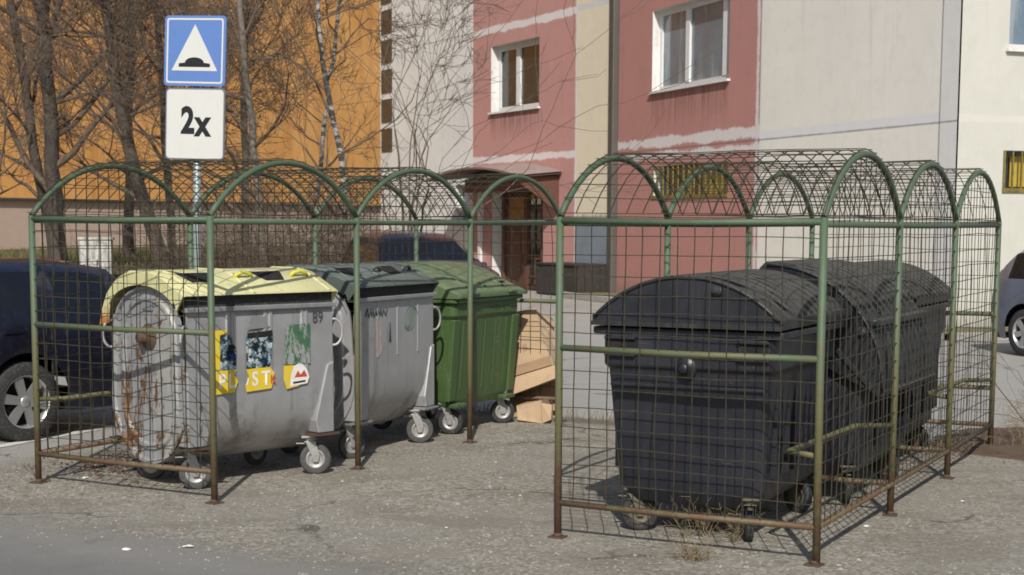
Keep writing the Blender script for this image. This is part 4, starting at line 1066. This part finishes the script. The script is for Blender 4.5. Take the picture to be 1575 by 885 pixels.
m = MB(True); sbox(m, BI, D1, N1, 2.6, 7.1, 2.45, 2.78, .0, .25); m.build('canopy_fascia', mat_basic('dark_red_fascia', (.24, .10, .085), .8, var=.2, scale=2), cn)
# grey-blue hatch and dark timber box at the narrow beige wall
m = MB(True); sbox(m, BI, D1, N1, .18, 1.62, .72, 1.68, .0, .06); m.build('hatch', M['blue_panel'], bld)
bx = thing('timber_crate', 'dark weathered timber box against the wall beside the entrance', 'wooden box', tuple(W(BI, D1, N1, .9, 0, .5)), 0)
m = MB(True)
for i in range(9): s = .08 + i * .2; sbox(m, BI, D1, N1, s, s + .185, .03, .70, .92, .95)
for i in range(4): o = .12 + i * .2; sbox(m, BI, D1, N1, .05, .08, .03, .70, o, o + .185)
m.build('planks', M['dark_board'], bx)
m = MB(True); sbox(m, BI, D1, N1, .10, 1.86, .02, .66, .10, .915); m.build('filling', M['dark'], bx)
m = MB(True); sbox(m, BI, D1, N1, .04, 1.92, .70, .74, .08, .98); m.build('lid_boards', M['dark_board'], bx)
# pavement kerb in front of the block
kt = thing('kerb_stone', 'pale kerb running along the foot of the red and cream apartment block', 'kerb', (BC.x, BC.y, 0), 0)
m = MB(True)
for i in range(14): sbox(m, BC, D3, N3, -1.4 + i * 1.0, -.415 + i * 1.0, 0, .13, 1.15, 1.30)
for i in range(9): sbox(m, BC, D4, N4, -1.0 + i * 1.0, -.015 + i * 1.0, 0, .13, 1.31, 1.46)
m.build('kerb_edge', M['kerb'], kt, bevel=.012)
m = MB(); a = W(BC, D3, N3, 12.3, 0, 1.15); 
m.poly([W(BC, D3, N3, 12.37, .10, 0), W(BC, D3, N3, 12.37, .10, 1.16), W(BC, D3, N3, -1.15, .10, 1.16), W(BC, D4, N4, 8, .10, 1.32), W(BC, D4, N4, 8, .10, 0), W(BC, D4, N4, 0, .10, 0)])
tag(m.build('verge', mat_basic('verge_soil_grass', (.16, .15, .07), .95, var=.4, scale=1.5, dirt=(.1, .08, .05), dirtamt=.6, bump=.5)), kind='structure')

# orange building
BO = Vector((-16.1, 50)); DO = Vector((.5, .866)).normalized(); NO = Vector((DO.y, -DO.x))
def mat_orange():
    t = NT('orange_render'); uv = t.coord('UV'); n = t.noise(.35, 5, .6, uv); st = t.noise(.9, 5, .7, uv, stretch=(1.6, .25, 1))
    c = t.mix(n, (.62, .29, .075), (.78, .42, .14)); c = t.mix(t.step(st, .45, .7, 0, .6), c, (.38, .15, .035)); c = t.mix(t.step(t.noise(.25, 3, .5, uv), .5, .65, 0, .5), c, (.55, .25, .06)); c = t.mix(t.step(t.noise(2, 4, .6, uv), .55, .7, 0, .3), c, (.82, .52, .25)); return t.done(c, .9)
ob = thing('apartment_building', 'orange rendered apartment block behind the bare trees', 'building', (BO.x, BO.y, 0), 0)
wall('wall', BO, DO, NO, -14, 21.5, 2.38, 22, [(-7.5, -4.6, 5.2, 7.4), (-7.5, -4.6, 8.9, 11.1)], mat_orange(), ob)
window(BO, DO, NO, -7.5, -4.6, 5.2, 7.4, [(-6, .12)], ob, glass='glass_dark'); window(BO, DO, NO, -7.5, -4.6, 8.9, 11.1, [(-6, .12)], ob, glass='glass_dark')
wall('plinth', BO + NO * -.1, DO, NO, -14, 21.5, 0, 2.38, [], mat_plaster('pinkish_plinth_plaster', (.50, .38, .31), stain=.3), ob)
m = MB(True); sbox(m, BO, DO, NO, -14, 21.5, 2.33, 2.385, -.1, .06); m.build('shaded_ledge', M['pipe'], ob)  # ledge coloured dark to stand in for its shadow line
m = MB(True); e = [W(BO, DO, NO, 21.5, 0), W(BO, DO, NO, 21.5, 0, -14), W(BO, DO, NO, -14, 0, -14), W(BO, DO, NO, -14, 0)]
for a, b in zip(e, e[1:]): m.poly([a, b, b + Vector((0, 0, 22)), a + Vector((0, 0, 22))])
m.poly([p + Vector((0, 0, 22)) for p in e]); m.build('side_and_roof', M['p_greyw'], ob)

# ------------------------------------------------------------------ cars
def wheel(parent, x, y, side, r=.30, w=.19, spokes=6):
    c = Vector((x, y, r)); ax = Vector((0, side, 0))
    m = MB(); m.lathe([(r * .64, -w / 2), (r * .9, -w / 2), (r * .975, -w * .42), (r, -w * .25), (r, w * .25), (r * .975, w * .42), (r * .93, w / 2), (r * .66, w * .47)], c, ax, 36)
    wl = m.build('wheel', M['rubber'], parent)
    m = MB(); m.lathe([(r * .66, w * .47), (r * .63, w * .44), (r * .60, w * .2), (r * .60, -w * .3)], c, ax, 36)
    m.lathe([(0, w * .40), (r * .12, w * .40), (r * .15, w * .34), (r * .15, w * .1)], c, ax, 20)
    for k in range(spokes):
        a = 2 * PI * k / spokes + .2; d = Vector((math.cos(a), 0, math.sin(a))); s_ = Vector((-d.z, 0, d.x)); f = ax
        P = [c + d * r * .12 + s_ * r * .10 + f * w * .36, c + d * r * .62 + s_ * r * .13 + f * w * .40, c + d * r * .62 - s_ * r * .13 + f * w * .40, c + d * r * .12 - s_ * r * .10 + f * w * .36]
        Q = [p - f * .02 for p in P]; b = len(m.v); m.v += P + Q
        m.face((b, b + 1, b + 2, b + 3)); 
        for i in range(4): j = (i + 1) % 4; m.face((b + i, b + 4 + i, b + 4 + j, b + j))
    m.build('rim', M['alloy'], wl)
    m = MB(); m.lathe([(0, -w * .1), (r * .6, -w * .1)], c, ax, 24); m.build('brake_disc', M['dark'], wl)
def car(name, label, paint, pos, yaw, L=4.05, Wd=1.70, sc=1.0, top=None, group='parked cars', wh=(.78, 3.25)):
    """local x: rear 0 -> front L, y = -W/2..W/2"""
    t = thing(name, label, 'car', (pos[0], pos[1], 0), yaw, group)
    T = top or [(0, .62), (.03, .86), (.10, 1.02), (.22, 1.22), (.42, 1.385), (.8, 1.44), (1.5, 1.475), (2.05, 1.45), (2.35, 1.37), (2.95, 1.03), (3.2, .97), (3.7, .86), (3.93, .72), (4.02, .58), (4.05, .5)]
    def zt(x):
        for (a, za), (b, zb) in zip(T, T[1:]):
            if x <= b: return (za + (zb - za) * (x - a) / (b - a)) * sc
        return T[-1][1] * sc
    rw = .30
    def zb(x):
        z = .20 + (.12 if x < .05 or x > L - .05 else 0)
        for c in wh:
            q = rw + .065
            if abs(x - c) < q: z = max(z, rw + math.sqrt(q * q - (x - c) ** 2))
        return z
    def hw(x):
        e = min(x, L - x); return Wd / 2 * (1 - .16 * max(0, 1 - e / .5) ** 2)
    xs = sorted(set([round(L * i / 60, 3) for i in range(61)] + [.03, .10, .22, .42] + [c + s * (rw + .065) for c in wh for s in (-1, -.97, -.85, .85, .97, 1)]))
    belt = .93 * sc
    rows = []
    for x in xs:
        a, b = zb(x), zt(x); h = hw(x); g = min(belt, b - .03); 
        lv = [a, max(a + .01, min(.42, g)), max(a + .02, min(.66, g)), max(a + .03, g), max(a + .04, min(belt + .04, b - .02)), max(a + .05, b - .10 if b > belt + .2 else b - .015), b - .01 if b < belt + .2 else b - .03, b]
        def hwz(z):
            w_ = h * (1 - .05 * ((z - .60) / .35) ** 2) if z <= belt else h * .955 - (z - belt) * .42
            return w_
        ys = [hwz(lv[0]), hwz(lv[1]), hwz(lv[2]) + .012, hwz(lv[3]), hwz(lv[4]), hwz(lv[5]), hwz(lv[6]) - (.10), 0]
        rows.append([(x, y, z) for y, z in zip(ys, lv)])
    parts = {'body': MB(), 'windscreen': MB(), 'rear_window': MB()}
    for k in parts: pass
    for side in (-1, 1):
        for i in range(len(xs) - 1):
            xm = (xs[i] + xs[i + 1]) / 2; zm = zt(xm)
            for j in range(7):
                q = [rows[i][j], rows[i + 1][j], rows[i + 1][j + 1], rows[i][j + 1]]
                key = 'body'
                if j == 4 and zm > belt + .3 and not any(abs(xm - p) < .045 for p in (.95, 1.75, 2.60)) and .38 < xm < 2.72: key = 'side_window'
                if j in (5, 6) and 2.28 < xm < 2.93: key = 'windscreen'
                if j in (5, 6) and .10 < xm < .36: key = 'rear_window'
                if key == 'side_window': key += str(side) + str(sum(xm > p for p in (.95, 1.75, 2.60)))
                q = [(a, b * side, c) for a, b, c in q]
                if key not in parts: parts[key] = MB()
                if side > 0: q = q[::-1]
                parts[key].poly(q, 0, None, True)
    # end faces
    for i, fl in ((0, False), (len(xs) - 1, True)):
        r_ = rows[i]; q = [(a, b, c) for a, b, c in r_] + [(a, -b, c) for a, b, c in r_[::-1]]
        parts['body'].poly(q if fl else q[::-1])
    bo = None
    for k, mb in parts.items():
        if not mb.f: continue
        o = mb.build('side_window' if k.startswith('side') else k, paint if k == 'body' else M['car_glass'], t)
        if k == 'body':
            bo = o
            w_ = o.modifiers.new('weld', 'WELD'); w_.merge_threshold = .0005
    m = MB(); m.box((L / 2, 0, .24), (L - .3, Wd - .16, .06)); 
    for c in wh: m.box((c, 0, .45), (.70, Wd - .5, .42))
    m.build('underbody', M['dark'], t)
    for side in (-1, 1):
        for x in (1.30, 2.15): m = MB(); m.box((x, side * (Wd / 2 - .012), .83), (.16, .03, .025)); m.build('door_handle', paint, t)
    for side in (-1, 1):
        m = MB(); m.box((.15, side * (Wd / 2 - .135), .88), (.13, .09, .15)); m.build('tail_light', M['red_glass'], t, bevel=.02)
        m = MB(); m.box((L - .16, side * (Wd / 2 - .2), .66), (.16, .26, .13)); m.build('headlight', M['glass'], t, bevel=.02)
        m = MB(); m.box((2.62, side * (Wd / 2 + .02), 1.0 * sc), (.11, .17, .12)); m.build('mirror', paint, t, bevel=.03)
        for c in wh: wheel(t, c, side * (Wd / 2 - .11), side, rw)
    for side in (-1, 1):
        for x in (.98, 1.80, 2.66): m = MB(); m.box((x, side * (Wd / 2 - .006), .62), (.008, .024, .50)); m.build('door_seam', M['dark'], t)
    return t
# navy hatchback beside the left cage: rear wheel contact at (-3.64, 11.48)
a = R(51); d = Vector((math.cos(a), math.sin(a))); s = Vector((-d.y, d.x))
# rear points away (+d): the car faces back towards the road, so local x = -d
yaw = a + PI; near = Vector((-3.66, 11.46)); centre = near + s * (.75)
rear = centre + d * 1.2
low = [(0, .62), (.03, .86), (.06, 1.03), (.12, 1.16), (.26, 1.29), (.6, 1.345), (1.2, 1.36), (2.1, 1.35), (2.5, 1.29), (2.95, .98), (3.2, .93), (3.7, .84), (3.93, .70), (4.02, .56), (4.05, .5)]
car('parked_car', 'dark navy car with silver wheels behind the left end of the cage', M['navy'], (rear.x, rear.y), yaw, top=low, wh=(1.2, 3.4))
# grey-blue hatchback at the right edge
ax = Vector((.36, -.93)).normalized(); w0 = Vector((6.52, 19.5)); c0 = w0 + Vector((.93, .36)) * .74; r0 = c0 - ax * .78
car('parked_car', 'grey-blue car partly out of frame at the right edge, in front of the cream wall', M['greyblue'], (r0.x, r0.y), math.atan2(ax.y, ax.x), sc=1.0)
# purple-blue car in front of the entrance
ax = Vector((.32, -.95)).normalized(); f0 = Vector((-.84, 21.6)); r0 = f0 - ax * 4.05
tall = [(0, .62), (.03, .9), (.10, 1.1), (.22, 1.32), (.42, 1.45), (.8, 1.50), (1.5, 1.52), (2.1, 1.50), (2.4, 1.41), (2.95, 1.10), (3.2, 1.04), (3.7, .93), (3.93, .78), (4.02, .6), (4.05, .5)]
car('parked_car', 'dark purple-blue car parked nose towards the camera behind the green bins, by the entrance', M['purple'], (r0.x, r0.y), math.atan2(ax.y, ax.x), top=tall)
car('parked_car', 'red car at the left edge beyond the navy one, roof only in view', M['redpaint'], (-5.65, 20.6), math.atan2(-.25, -.97), top=[(a_, z_ * .86) for a_, z_ in low])

# utility cabinet
cb = thing('utility_cabinet', 'pale grey utility cabinet standing on the grass bank under the trees', 'cabinet', (-8.04, 30, .3), R(8))
m = MB(); m.box((0, 0, .5), (.60, .32, .98)); m.box((0, 0, 1.01), (.66, .38, .05)); m.build('housing', M['cabinet'], cb, bevel=.01)
for x in (-.14, .14): m = MB(); m.box((x, -.165, .52), (.25, .012, .86)); m.build('door', M['cabinet'], cb)
m = MB(); m.box((.03, -.176, .55), (.02, .02, .10)); m.build('handle', M['dark'], cb)

# ------------------------------------------------------------------ trees
def grow(mb, p, d, r, L, depth, rg, up=.12, minr=.0045, nseg=5, spread=.65, kids=(3, 5)):
    pts = [p.copy()]; rs = [r]; dd = d.normalized(); q = p.copy(); seg = L / nseg; r_end = max(minr * .8, r * .42); dirs = [dd.copy()]
    for i in range(nseg):
        dd = (dd + Vector((rg.gauss(0, .19), rg.gauss(0, .19), rg.gauss(0, .14) + up * .5))).normalized()
        q = q + dd * seg; pts.append(q.copy()); dirs.append(dd.copy()); rs.append(r + (r_end - r) * (i + 1) / nseg)
    mb.tube(pts, rs, 6 if r > .05 else (4 if r > .014 else 3), smooth=True, caps=False)
    if depth <= 0: return
    n = rg.randint(*kids)
    for k in range(n):
        t_ = rg.uniform(.25, 1.0) if k else 1.0
        i = min(nseg, max(1, int(t_ * nseg + .5))); b = pts[i]; bd = dirs[i]
        ax_ = Vector((rg.gauss(0, 1), rg.gauss(0, 1), rg.gauss(0, .6))).cross(bd)
        if ax_.length < .01: continue
        nd = (Matrix.Rotation(rg.uniform(.35, 1.0) * spread * 1.3, 3, ax_.normalized()) @ bd)
        grow(mb, b, nd, max(minr, rs[i] * rg.uniform(.5, .72)), L * rg.uniform(.5, .78), depth - 1, rg, up, minr, max(3, nseg - 1), spread, kids)
def tree(name, label, cat, path, r0, r1, bark, seed, nb, bl, depth, group=None, fine='twig', z_first=.25, up=.12, kids=(3, 5), spread=.65, side=None):
    rg = random.Random(seed); base = path[0]
    t = thing(name, label, cat, tuple(base), 0, group)
    P = [Vector(p) for p in path]
    # resample trunk with wobble
    pts = []; rs = []; N = 14; tot = len(P) - 1
    for i in range(N + 1):
        u = i / N * tot; k = min(int(u), tot - 1); q = P[k].lerp(P[k + 1], u - k)
        q = q + Vector((rg.gauss(0, .02), rg.gauss(0, .02), 0)) * (1 if i else 0)
        pts.append(q); rs.append(r0 + (r1 - r0) * (i / N) ** .85)
    rs[0] *= 1.25
    m = MB(True); m.tube(pts, rs, 10, caps=False); m.build('trunk', M[bark], t)
    m = MB(True)
    nb = int(nb * .74)
    for k in range(nb):
        u = z_first + (1 - z_first) * (k + rg.random()) / nb; i = min(N, int(u * N)); b = pts[i]
        ang = rg.uniform(0, 2 * PI) if side is None else side + rg.gauss(0, .8)
        el = rg.uniform(.25, .95); d = Vector((math.cos(ang) * math.cos(el), math.sin(ang) * math.cos(el), math.sin(el)))
        grow(m, b, d, max(.018, rs[i] * rg.uniform(.35, .6)), bl * rg.uniform(.6, 1.15) * (1.15 - .5 * u), depth, rg, up, kids=kids, spread=spread)
    grow(m, pts[-1], (pts[-1] - pts[-2]), r1, bl, depth, rg, up, kids=kids)
    m.build('branches', M[fine], t)
    return t
def gz(x, y): return bank_h(x, y)
TG = 'bare trees on the grass bank'
tree('bare_tree', 'thick dark bare tree near the left edge with a straight trunk', 'tree', [(-8.75, 30, gz(-8.9, 30)), (-8.85, 30, 3), (-9.0, 30, 6), (-9.1, 30.3, 9.5)], .17, .09, 'bark', 11, 22, 2.4, 4, TG)
tree('bare_tree', 'leaning second trunk crossing behind the thick dark tree at the left', 'tree', [(-8.9, 30.5, gz(-8.9, 30)), (-9.25, 30.3, 2.9), (-9.65, 30.2, 5.8), (-10.1, 30.5, 9)], .12, .06, 'bark', 12, 18, 2.2, 4, TG)
tree('bare_tree', 'dark bare tree leaning left, just left of the traffic sign', 'tree', [(-6.6, 30, gz(-6.6, 30)), (-7.15, 30, 2.1), (-7.6, 30, 4.2), (-7.8, 30, 6.0), (-7.7, 30, 9)], .15, .08, 'bark', 13, 22, 2.4, 4, TG)
tree('bare_tree', 'slender bare tree standing behind the traffic sign', 'tree', [(-7.4, 34, .7), (-7.55, 34, 3.2), (-7.7, 34, 6.4), (-7.9, 34, 9)], .10, .05, 'greybark', 14, 18, 2.2, 4, TG)
tree('bare_tree', 'thin upright bare tree right of the traffic sign', 'tree', [(-5.85, 34, .7), (-5.85, 34, 3.4), (-5.8, 34, 6.4), (-5.7, 34, 9)], .10, .05, 'greybark', 15, 20, 2.2, 4, TG)
tree('birch_tree', 'white-barked birch leaning left behind the middle of the left cage', 'tree', [(-2.9, 27.9, .05), (-3.0, 27.5, 2.6), (-3.32, 27.3, 4.4), (-3.42, 27.2, 5.6), (-3.3, 27.2, 8)], .062, .03, 'birch', 16, 16, 1.9, 4, TG, z_first=.3)
tree('birch_tree', 'thin white birch with forked top in front of the orange wall', 'tree', [(-4.1, 31, .35), (-3.8, 31, 3), (-3.55, 31, 5), (-3.2, 31, 7.5)], .055, .03, 'birch', 17, 12, 1.6, 3, TG, z_first=.3)
tree('bare_tree', 'crooked grey bare tree left of the birch', 'tree', [(-4.6, 29, .3), (-4.75, 29, 2.4), (-4.95, 29, 4.5), (-5.3, 29, 8)], .09, .05, 'greybark', 18, 20, 2.2, 4, TG)
tree('bare_tree', 'pale slim tree cut by the left edge of the frame', 'tree', [(-8.75, 26.2, 0), (-8.78, 26.2, 1.6), (-8.7, 26.2, 2.4), (-8.8, 26.2, 4.6)], .08, .03, 'greybark', 19, 12, 1.9, 3, TG)
tree('bare_tree', 'tall bare tree far back in front of the orange wall', 'tree', [(-9.9, 40, .7), (-9.8, 40, 4), (-9.7, 40, 8), (-9.8, 40, 11)], .14, .07, 'bark', 20, 20, 2.8, 4, TG)
# many-stemmed shrub fanning out to the right of the birch
t = thing('bare_shrub', 'large many-stemmed bare shrub fanning out before the grey wall', 'shrub', (-2.2, 27.2, 0), 0)
m = MB(True); rg = random.Random(31)
for k in range(10):
    a_ = -.42 + .95 * k / 9 + rg.gauss(0, .05); d_ = Vector((math.sin(a_), rg.gauss(0, .15), math.cos(a_)))
    grow(m, Vector((-2.35 + .5 * rg.random(), 27.2 + rg.gauss(0, .15), .05)), d_, rg.uniform(.022, .045), rg.uniform(2.9, 4.4), 3, rg, up=.05, nseg=7, spread=.42, kids=(2, 3))
m.build('stems', M['twig'], t)
# thorny low shrubs behind the cage
sg = 'low bare shrubs along the grass bank'
for i, (x, y, h, lab) in enumerate(((-5.6, 27.6, 1.5, 'tangled brown bare shrub right of the sign pole, behind the cage'), (-4.5, 27.3, 1.9, 'tall brown bare shrub under the crooked grey tree'), (-3.6, 27.0, 1.7, 'dense bare shrub at the foot of the leaning birch'), (-2.75, 26.6, 1.3, 'small bare shrub beside the purple-blue car'), (-5.1, 30.5, 1.6, 'bare shrub higher up the bank behind the others'))):
    t = thing('bare_shrub', lab, 'shrub', (x, y, gz(x, y)), 0, sg); m = MB(True); rg = random.Random(50 + i)
    for k in range(20):
        a_ = rg.uniform(0, 2 * PI); e_ = rg.uniform(.35, 1.35); d_ = Vector((math.cos(a_) * math.cos(e_), math.sin(a_) * math.cos(e_), math.sin(e_)))
        grow(m, Vector((x + rg.gauss(0, .15), y + rg.gauss(0, .15), gz(x, y))), d_, rg.uniform(.008, .016), h * rg.uniform(.5, .9), 3, rg, up=.0, nseg=4, spread=.8, kids=(3, 4))
    m.build('twigs', M['twig'], t)

# ------------------------------------------------------------------ soil patch, weeds, litter
def mat_soil():
    t = NT('damp_soil'); w = t.coord('World'); n = t.noise(6, 6, .75, w); c = t.mix(n, (.055, .035, .022), (.19, .13, .09)); t.bump(t.noise(25, 5, .8, w), .8, .03); return t.done(c, .95)
M['soil'] = mat_soil()
m = MB(); K = 28; cx, cy = 4.3, 11.4; rg = random.Random(5); rings = []
for q, z in ((1.0, .003), (.9, .03), (.6, .055), (.25, .06)):
    rings.append([])
    for k in range(K):
        a_ = 2 * PI * k / K; ex = 1.15 * (1 + .4 * noise.noise(Vector((math.cos(a_) * 2, math.sin(a_) * 2, 3)))) ; ey = 1.0
        x = q * ex * math.cos(a_); y = q * ey * math.sin(a_) * (1 + .1 * noise.noise(Vector((k, 1, 1))))
        c_, s_ = math.cos(-.52), math.sin(-.52); rings[-1].append((cx + x * c_ - y * s_, cy + x * s_ + y * c_, z + (.02 * noise.noise(Vector((x * 5, y * 5, 0))) if q < 1 else 0)))
loft(m, rings, smooth=True, capb=False); tag(m.build('soil_patch', M['soil']), kind='structure')
def weed(name, label, x, y, h, n, seed, mat='weed', cat='weed', group=None, spread=.8, woody=False):
    t = thing(name, label, cat, (x, y, 0), 0, group); m = MB(True); rg = random.Random(seed)
    for k in range(n):
        a_ = rg.uniform(0, 2 * PI); e_ = rg.uniform(.5, 1.5) if not woody else rg.uniform(1.0, 1.5); d_ = Vector((math.cos(a_) * math.cos(e_) * spread, math.sin(a_) * math.cos(e_) * spread, math.sin(e_)))
        grow(m, Vector((x + rg.gauss(0, .03), y + rg.gauss(0, .03), 0)), d_, rg.uniform(.002, .0035) if not woody else rg.uniform(.006, .011), h * rg.uniform(.4, 1), 2, rg, up=.0, minr=.0014, nseg=4, spread=.9, kids=(2, 4))
    m.build('stalks', M[mat], t); return t
WG = 'dry weeds growing through the pad'
weed('dry_weed', 'dry weed tuft right in front of the right cage',   .88, 7.42, .085, 26, 1, group=WG)
weed('dry_weed', 'dry upright weed stalks under the nearest black bin', 1.00, 8.02, .20, 16, 2, group=WG)
weed('dry_weed', 'small weed stalks beside the near castors of the nearest black bin', 1.16, 7.9, .16, 10, 3, group=WG)
weed('dry_weed', 'reddish leafless seedling bush on the soil patch at the right edge', 4.02, 11.6, .85, 5, 9, 'twig', group=None, woody=True)
weed('dry_weed', 'weed clump at the far corner post of the right cage', 3.75, 11.25, .35, 20, 12, 'weed', group=WG)
m = MB(); rg = random.Random(77)       # dead stalks along the back edge of the pad
for k in range(420):
    tt = rg.uniform(-1.2, 4.2); d_ = rg.gauss(-.05, .10); x, y = off(BK, tt, d_); h = rg.uniform(.02, .12) * (1 if rg.random() < .85 else 2)
    m.tube([(x, y, 0), (x + rg.gauss(0, .03), y + rg.gauss(0, .03), h)], [.0035, .001], 3, caps=False)
tag(m.build('dead_stalks', M['weed']), 'dead weed stalks and debris along the back edge of the gravel pad', 'weeds', kind='stuff')
# dead leaves by the yellow-lidded bin, and under cages
m = MB(); rg = random.Random(78)
def leafq(x, y, s_, z=.006):
    a_ = rg.uniform(0, 2 * PI); u = Vector((math.cos(a_), math.sin(a_), rg.uniform(-.4, .4))) * s_; v = Vector((-math.sin(a_), math.cos(a_), rg.uniform(-.4, .4))) * s_ * .6; c = Vector((x, y, z + s_ * .4)); m.poly([c - u, c - v, c + u, c + v])
for k in range(900): leafq(rg.gauss(-2.55, .28), rg.gauss(10.35, .33), rg.uniform(.008, .022))
for k in range(500):
    p = cag(CRt, YR, rg.uniform(.2, 1.3), rg.uniform(3.9, 4.7)); leafq(p[0], p[1], rg.uniform(.008, .02))
for k in range(350): leafq(rg.gauss(4.3, .7), rg.gauss(11.4, .5), rg.uniform(.008, .022), .06)
for k in range(160): p = cag(CL, YL, rg.uniform(0, 1.8), rg.uniform(-.3, 4.6)); leafq(p[0], p[1], rg.uniform(.006, .014))
for k in range(260):
    p = off(RD, rg.uniform(-2.5, 8), rg.uniform(.1, 5)); leafq(p[0], p[1], rg.uniform(.004, .011))
tag(m.build('dead_leaves', M['leaf']), 'brown dead leaves drifted under the cages', 'leaves', kind='stuff')
m = MB(); rg = random.Random(79)
for k in range(5200):
    tt = rg.uniform(-3.0, 9.0); dd = rg.uniform(-.7, 5.0) if rg.random() < .6 else rg.gauss(.6, .8); x, y = off(RD, tt, dd)
    if dd < -.3 and rg.random() < .6: continue
    s_ = rg.uniform(.0025, .007) * (1 if rg.random() < .96 else 2.0); b = len(m.v)
    sx, sy, sz = s_ * rg.uniform(.7, 1.4), s_ * rg.uniform(.7, 1.4), s_ * .8; a_ = rg.uniform(0, PI); c_, s__ = math.cos(a_), math.sin(a_)
    for px, py, pz in ((-1, -1, 0), (1, -.8, 0), (.9, 1, 0), (-1, .8, 0), (-.4, -.3, 1), (.5, .4, .9)):
        m.v.append(Vector((x + (px * sx * c_ - py * sy * s__), y + (px * sx * s__ + py * sy * c_), .004 + pz * sz)))
    for f in ((0, 1, 4), (1, 5, 4), (1, 2, 5), (2, 3, 5), (3, 4, 5), (3, 0, 4)): m.face([b + i for i in f])
tag(m.build('gravel', M['pebble']), 'loose small stones scattered over the worn asphalt pad', 'gravel', kind='stuff')
LT = [(1.93, 8.29, .020, 'white crumpled scrap on the ground right of the near right-hand cage corner'), (2.68, 9.08, .016, 'small white scrap beside the far right side of the right cage'), (-1.92, 7.59, .030, 'pale flat scrap on the road, left one of two'), (-1.62, 7.66, .036, 'larger pale flat scrap on the road below the cage corner post'), (-.44, 11.96, .02, 'pale crumb beside the fourth post of the left cage'), (-2.72, 9.75, .03, 'white wrapper on the dead leaves inside the left cage corner'), (.05, 9.2, .011, 'tiny white scrap in the aisle left of the right cage'), (-.35, 8.2, .010, 'tiny white scrap in the middle of the pad'), (.30, 13.4, .02, 'pale scrap behind the cardboard')]
for x, y, s_, lb in LT[:8]:
    m = MB(); K = 9; rg = random.Random(int(x * 100)); ring0 = []
    for k in range(K): a_ = 2 * PI * k / K; ring0.append((s_ * rg.uniform(.6, 1.3) * math.cos(a_) * 1.3, s_ * rg.uniform(.6, 1.1) * math.sin(a_) * .8, rg.uniform(0, .35) * s_))
    c = (0, 0, s_ * .6)
    for k in range(K): m.poly([ring0[k], ring0[(k + 1) % K], c])
    o = m.build('paper_scrap', M['paper']); o.scale = (.7, .7, .7); o.location = (x, y, .006); tag(o, lb, 'litter', 'bits of litter on the ground')

# ------------------------------------------------------------------ light, world, camera
sc = bpy.context.scene
EL, AZ = R(39.5), R(1.5)     # shadows fall straight away from the camera (+Y)
sun = bpy.data.lights.new('sun', 'SUN'); sun.energy = 4.2; sun.angle = R(.53); sun.color = (1, .955, .88)
so = bpy.data.objects.new('sun', sun); C.objects.link(so)
tosun = Vector((-math.sin(AZ) * math.cos(EL), -math.cos(AZ) * math.cos(EL), math.sin(EL)))
so.rotation_euler = (-tosun).to_track_quat('-Z', 'Y').to_euler(); so.location = tosun * 30
wd = bpy.data.worlds.new('World'); sc.world = wd; wd.use_nodes = True
nt = wd.node_tree; bg = nt.nodes['Background']; sk = nt.nodes.new('ShaderNodeTexSky'); sk.sky_type = 'NISHITA'; sk.sun_disc = False
sk.sun_elevation = EL; sk.sun_rotation = math.atan2(tosun.x, tosun.y); sk.air_density = 1.0; sk.dust_density = 1.5
nt.links.new(sk.outputs[0], bg.inputs[0]); bg.inputs[1].default_value = .095
cam = bpy.data.cameras.new('camera'); co = bpy.data.objects.new('camera', cam); C.objects.link(co)
cam.sensor_width = 36; cam.lens = 2380 / 1575 * 36; cam.shift_y = 157.5 / 1575; cam.clip_start = .1; cam.clip_end = 1000
co.matrix_world = Matrix.Translation((0, 0, 1.634)) @ Matrix.Rotation(PI / 2 - .107, 4, 'X') @ Matrix.Rotation(.005, 4, 'Z')
cam.dof.use_dof = True; cam.dof.focus_distance = 9.8; cam.dof.aperture_fstop = 6.3
sc.camera = co
sc.cycles.filter_width = 1.75
sc.view_settings.view_transform = 'Standard'; sc.view_settings.look = 'None'; sc.view_settings.exposure = 0
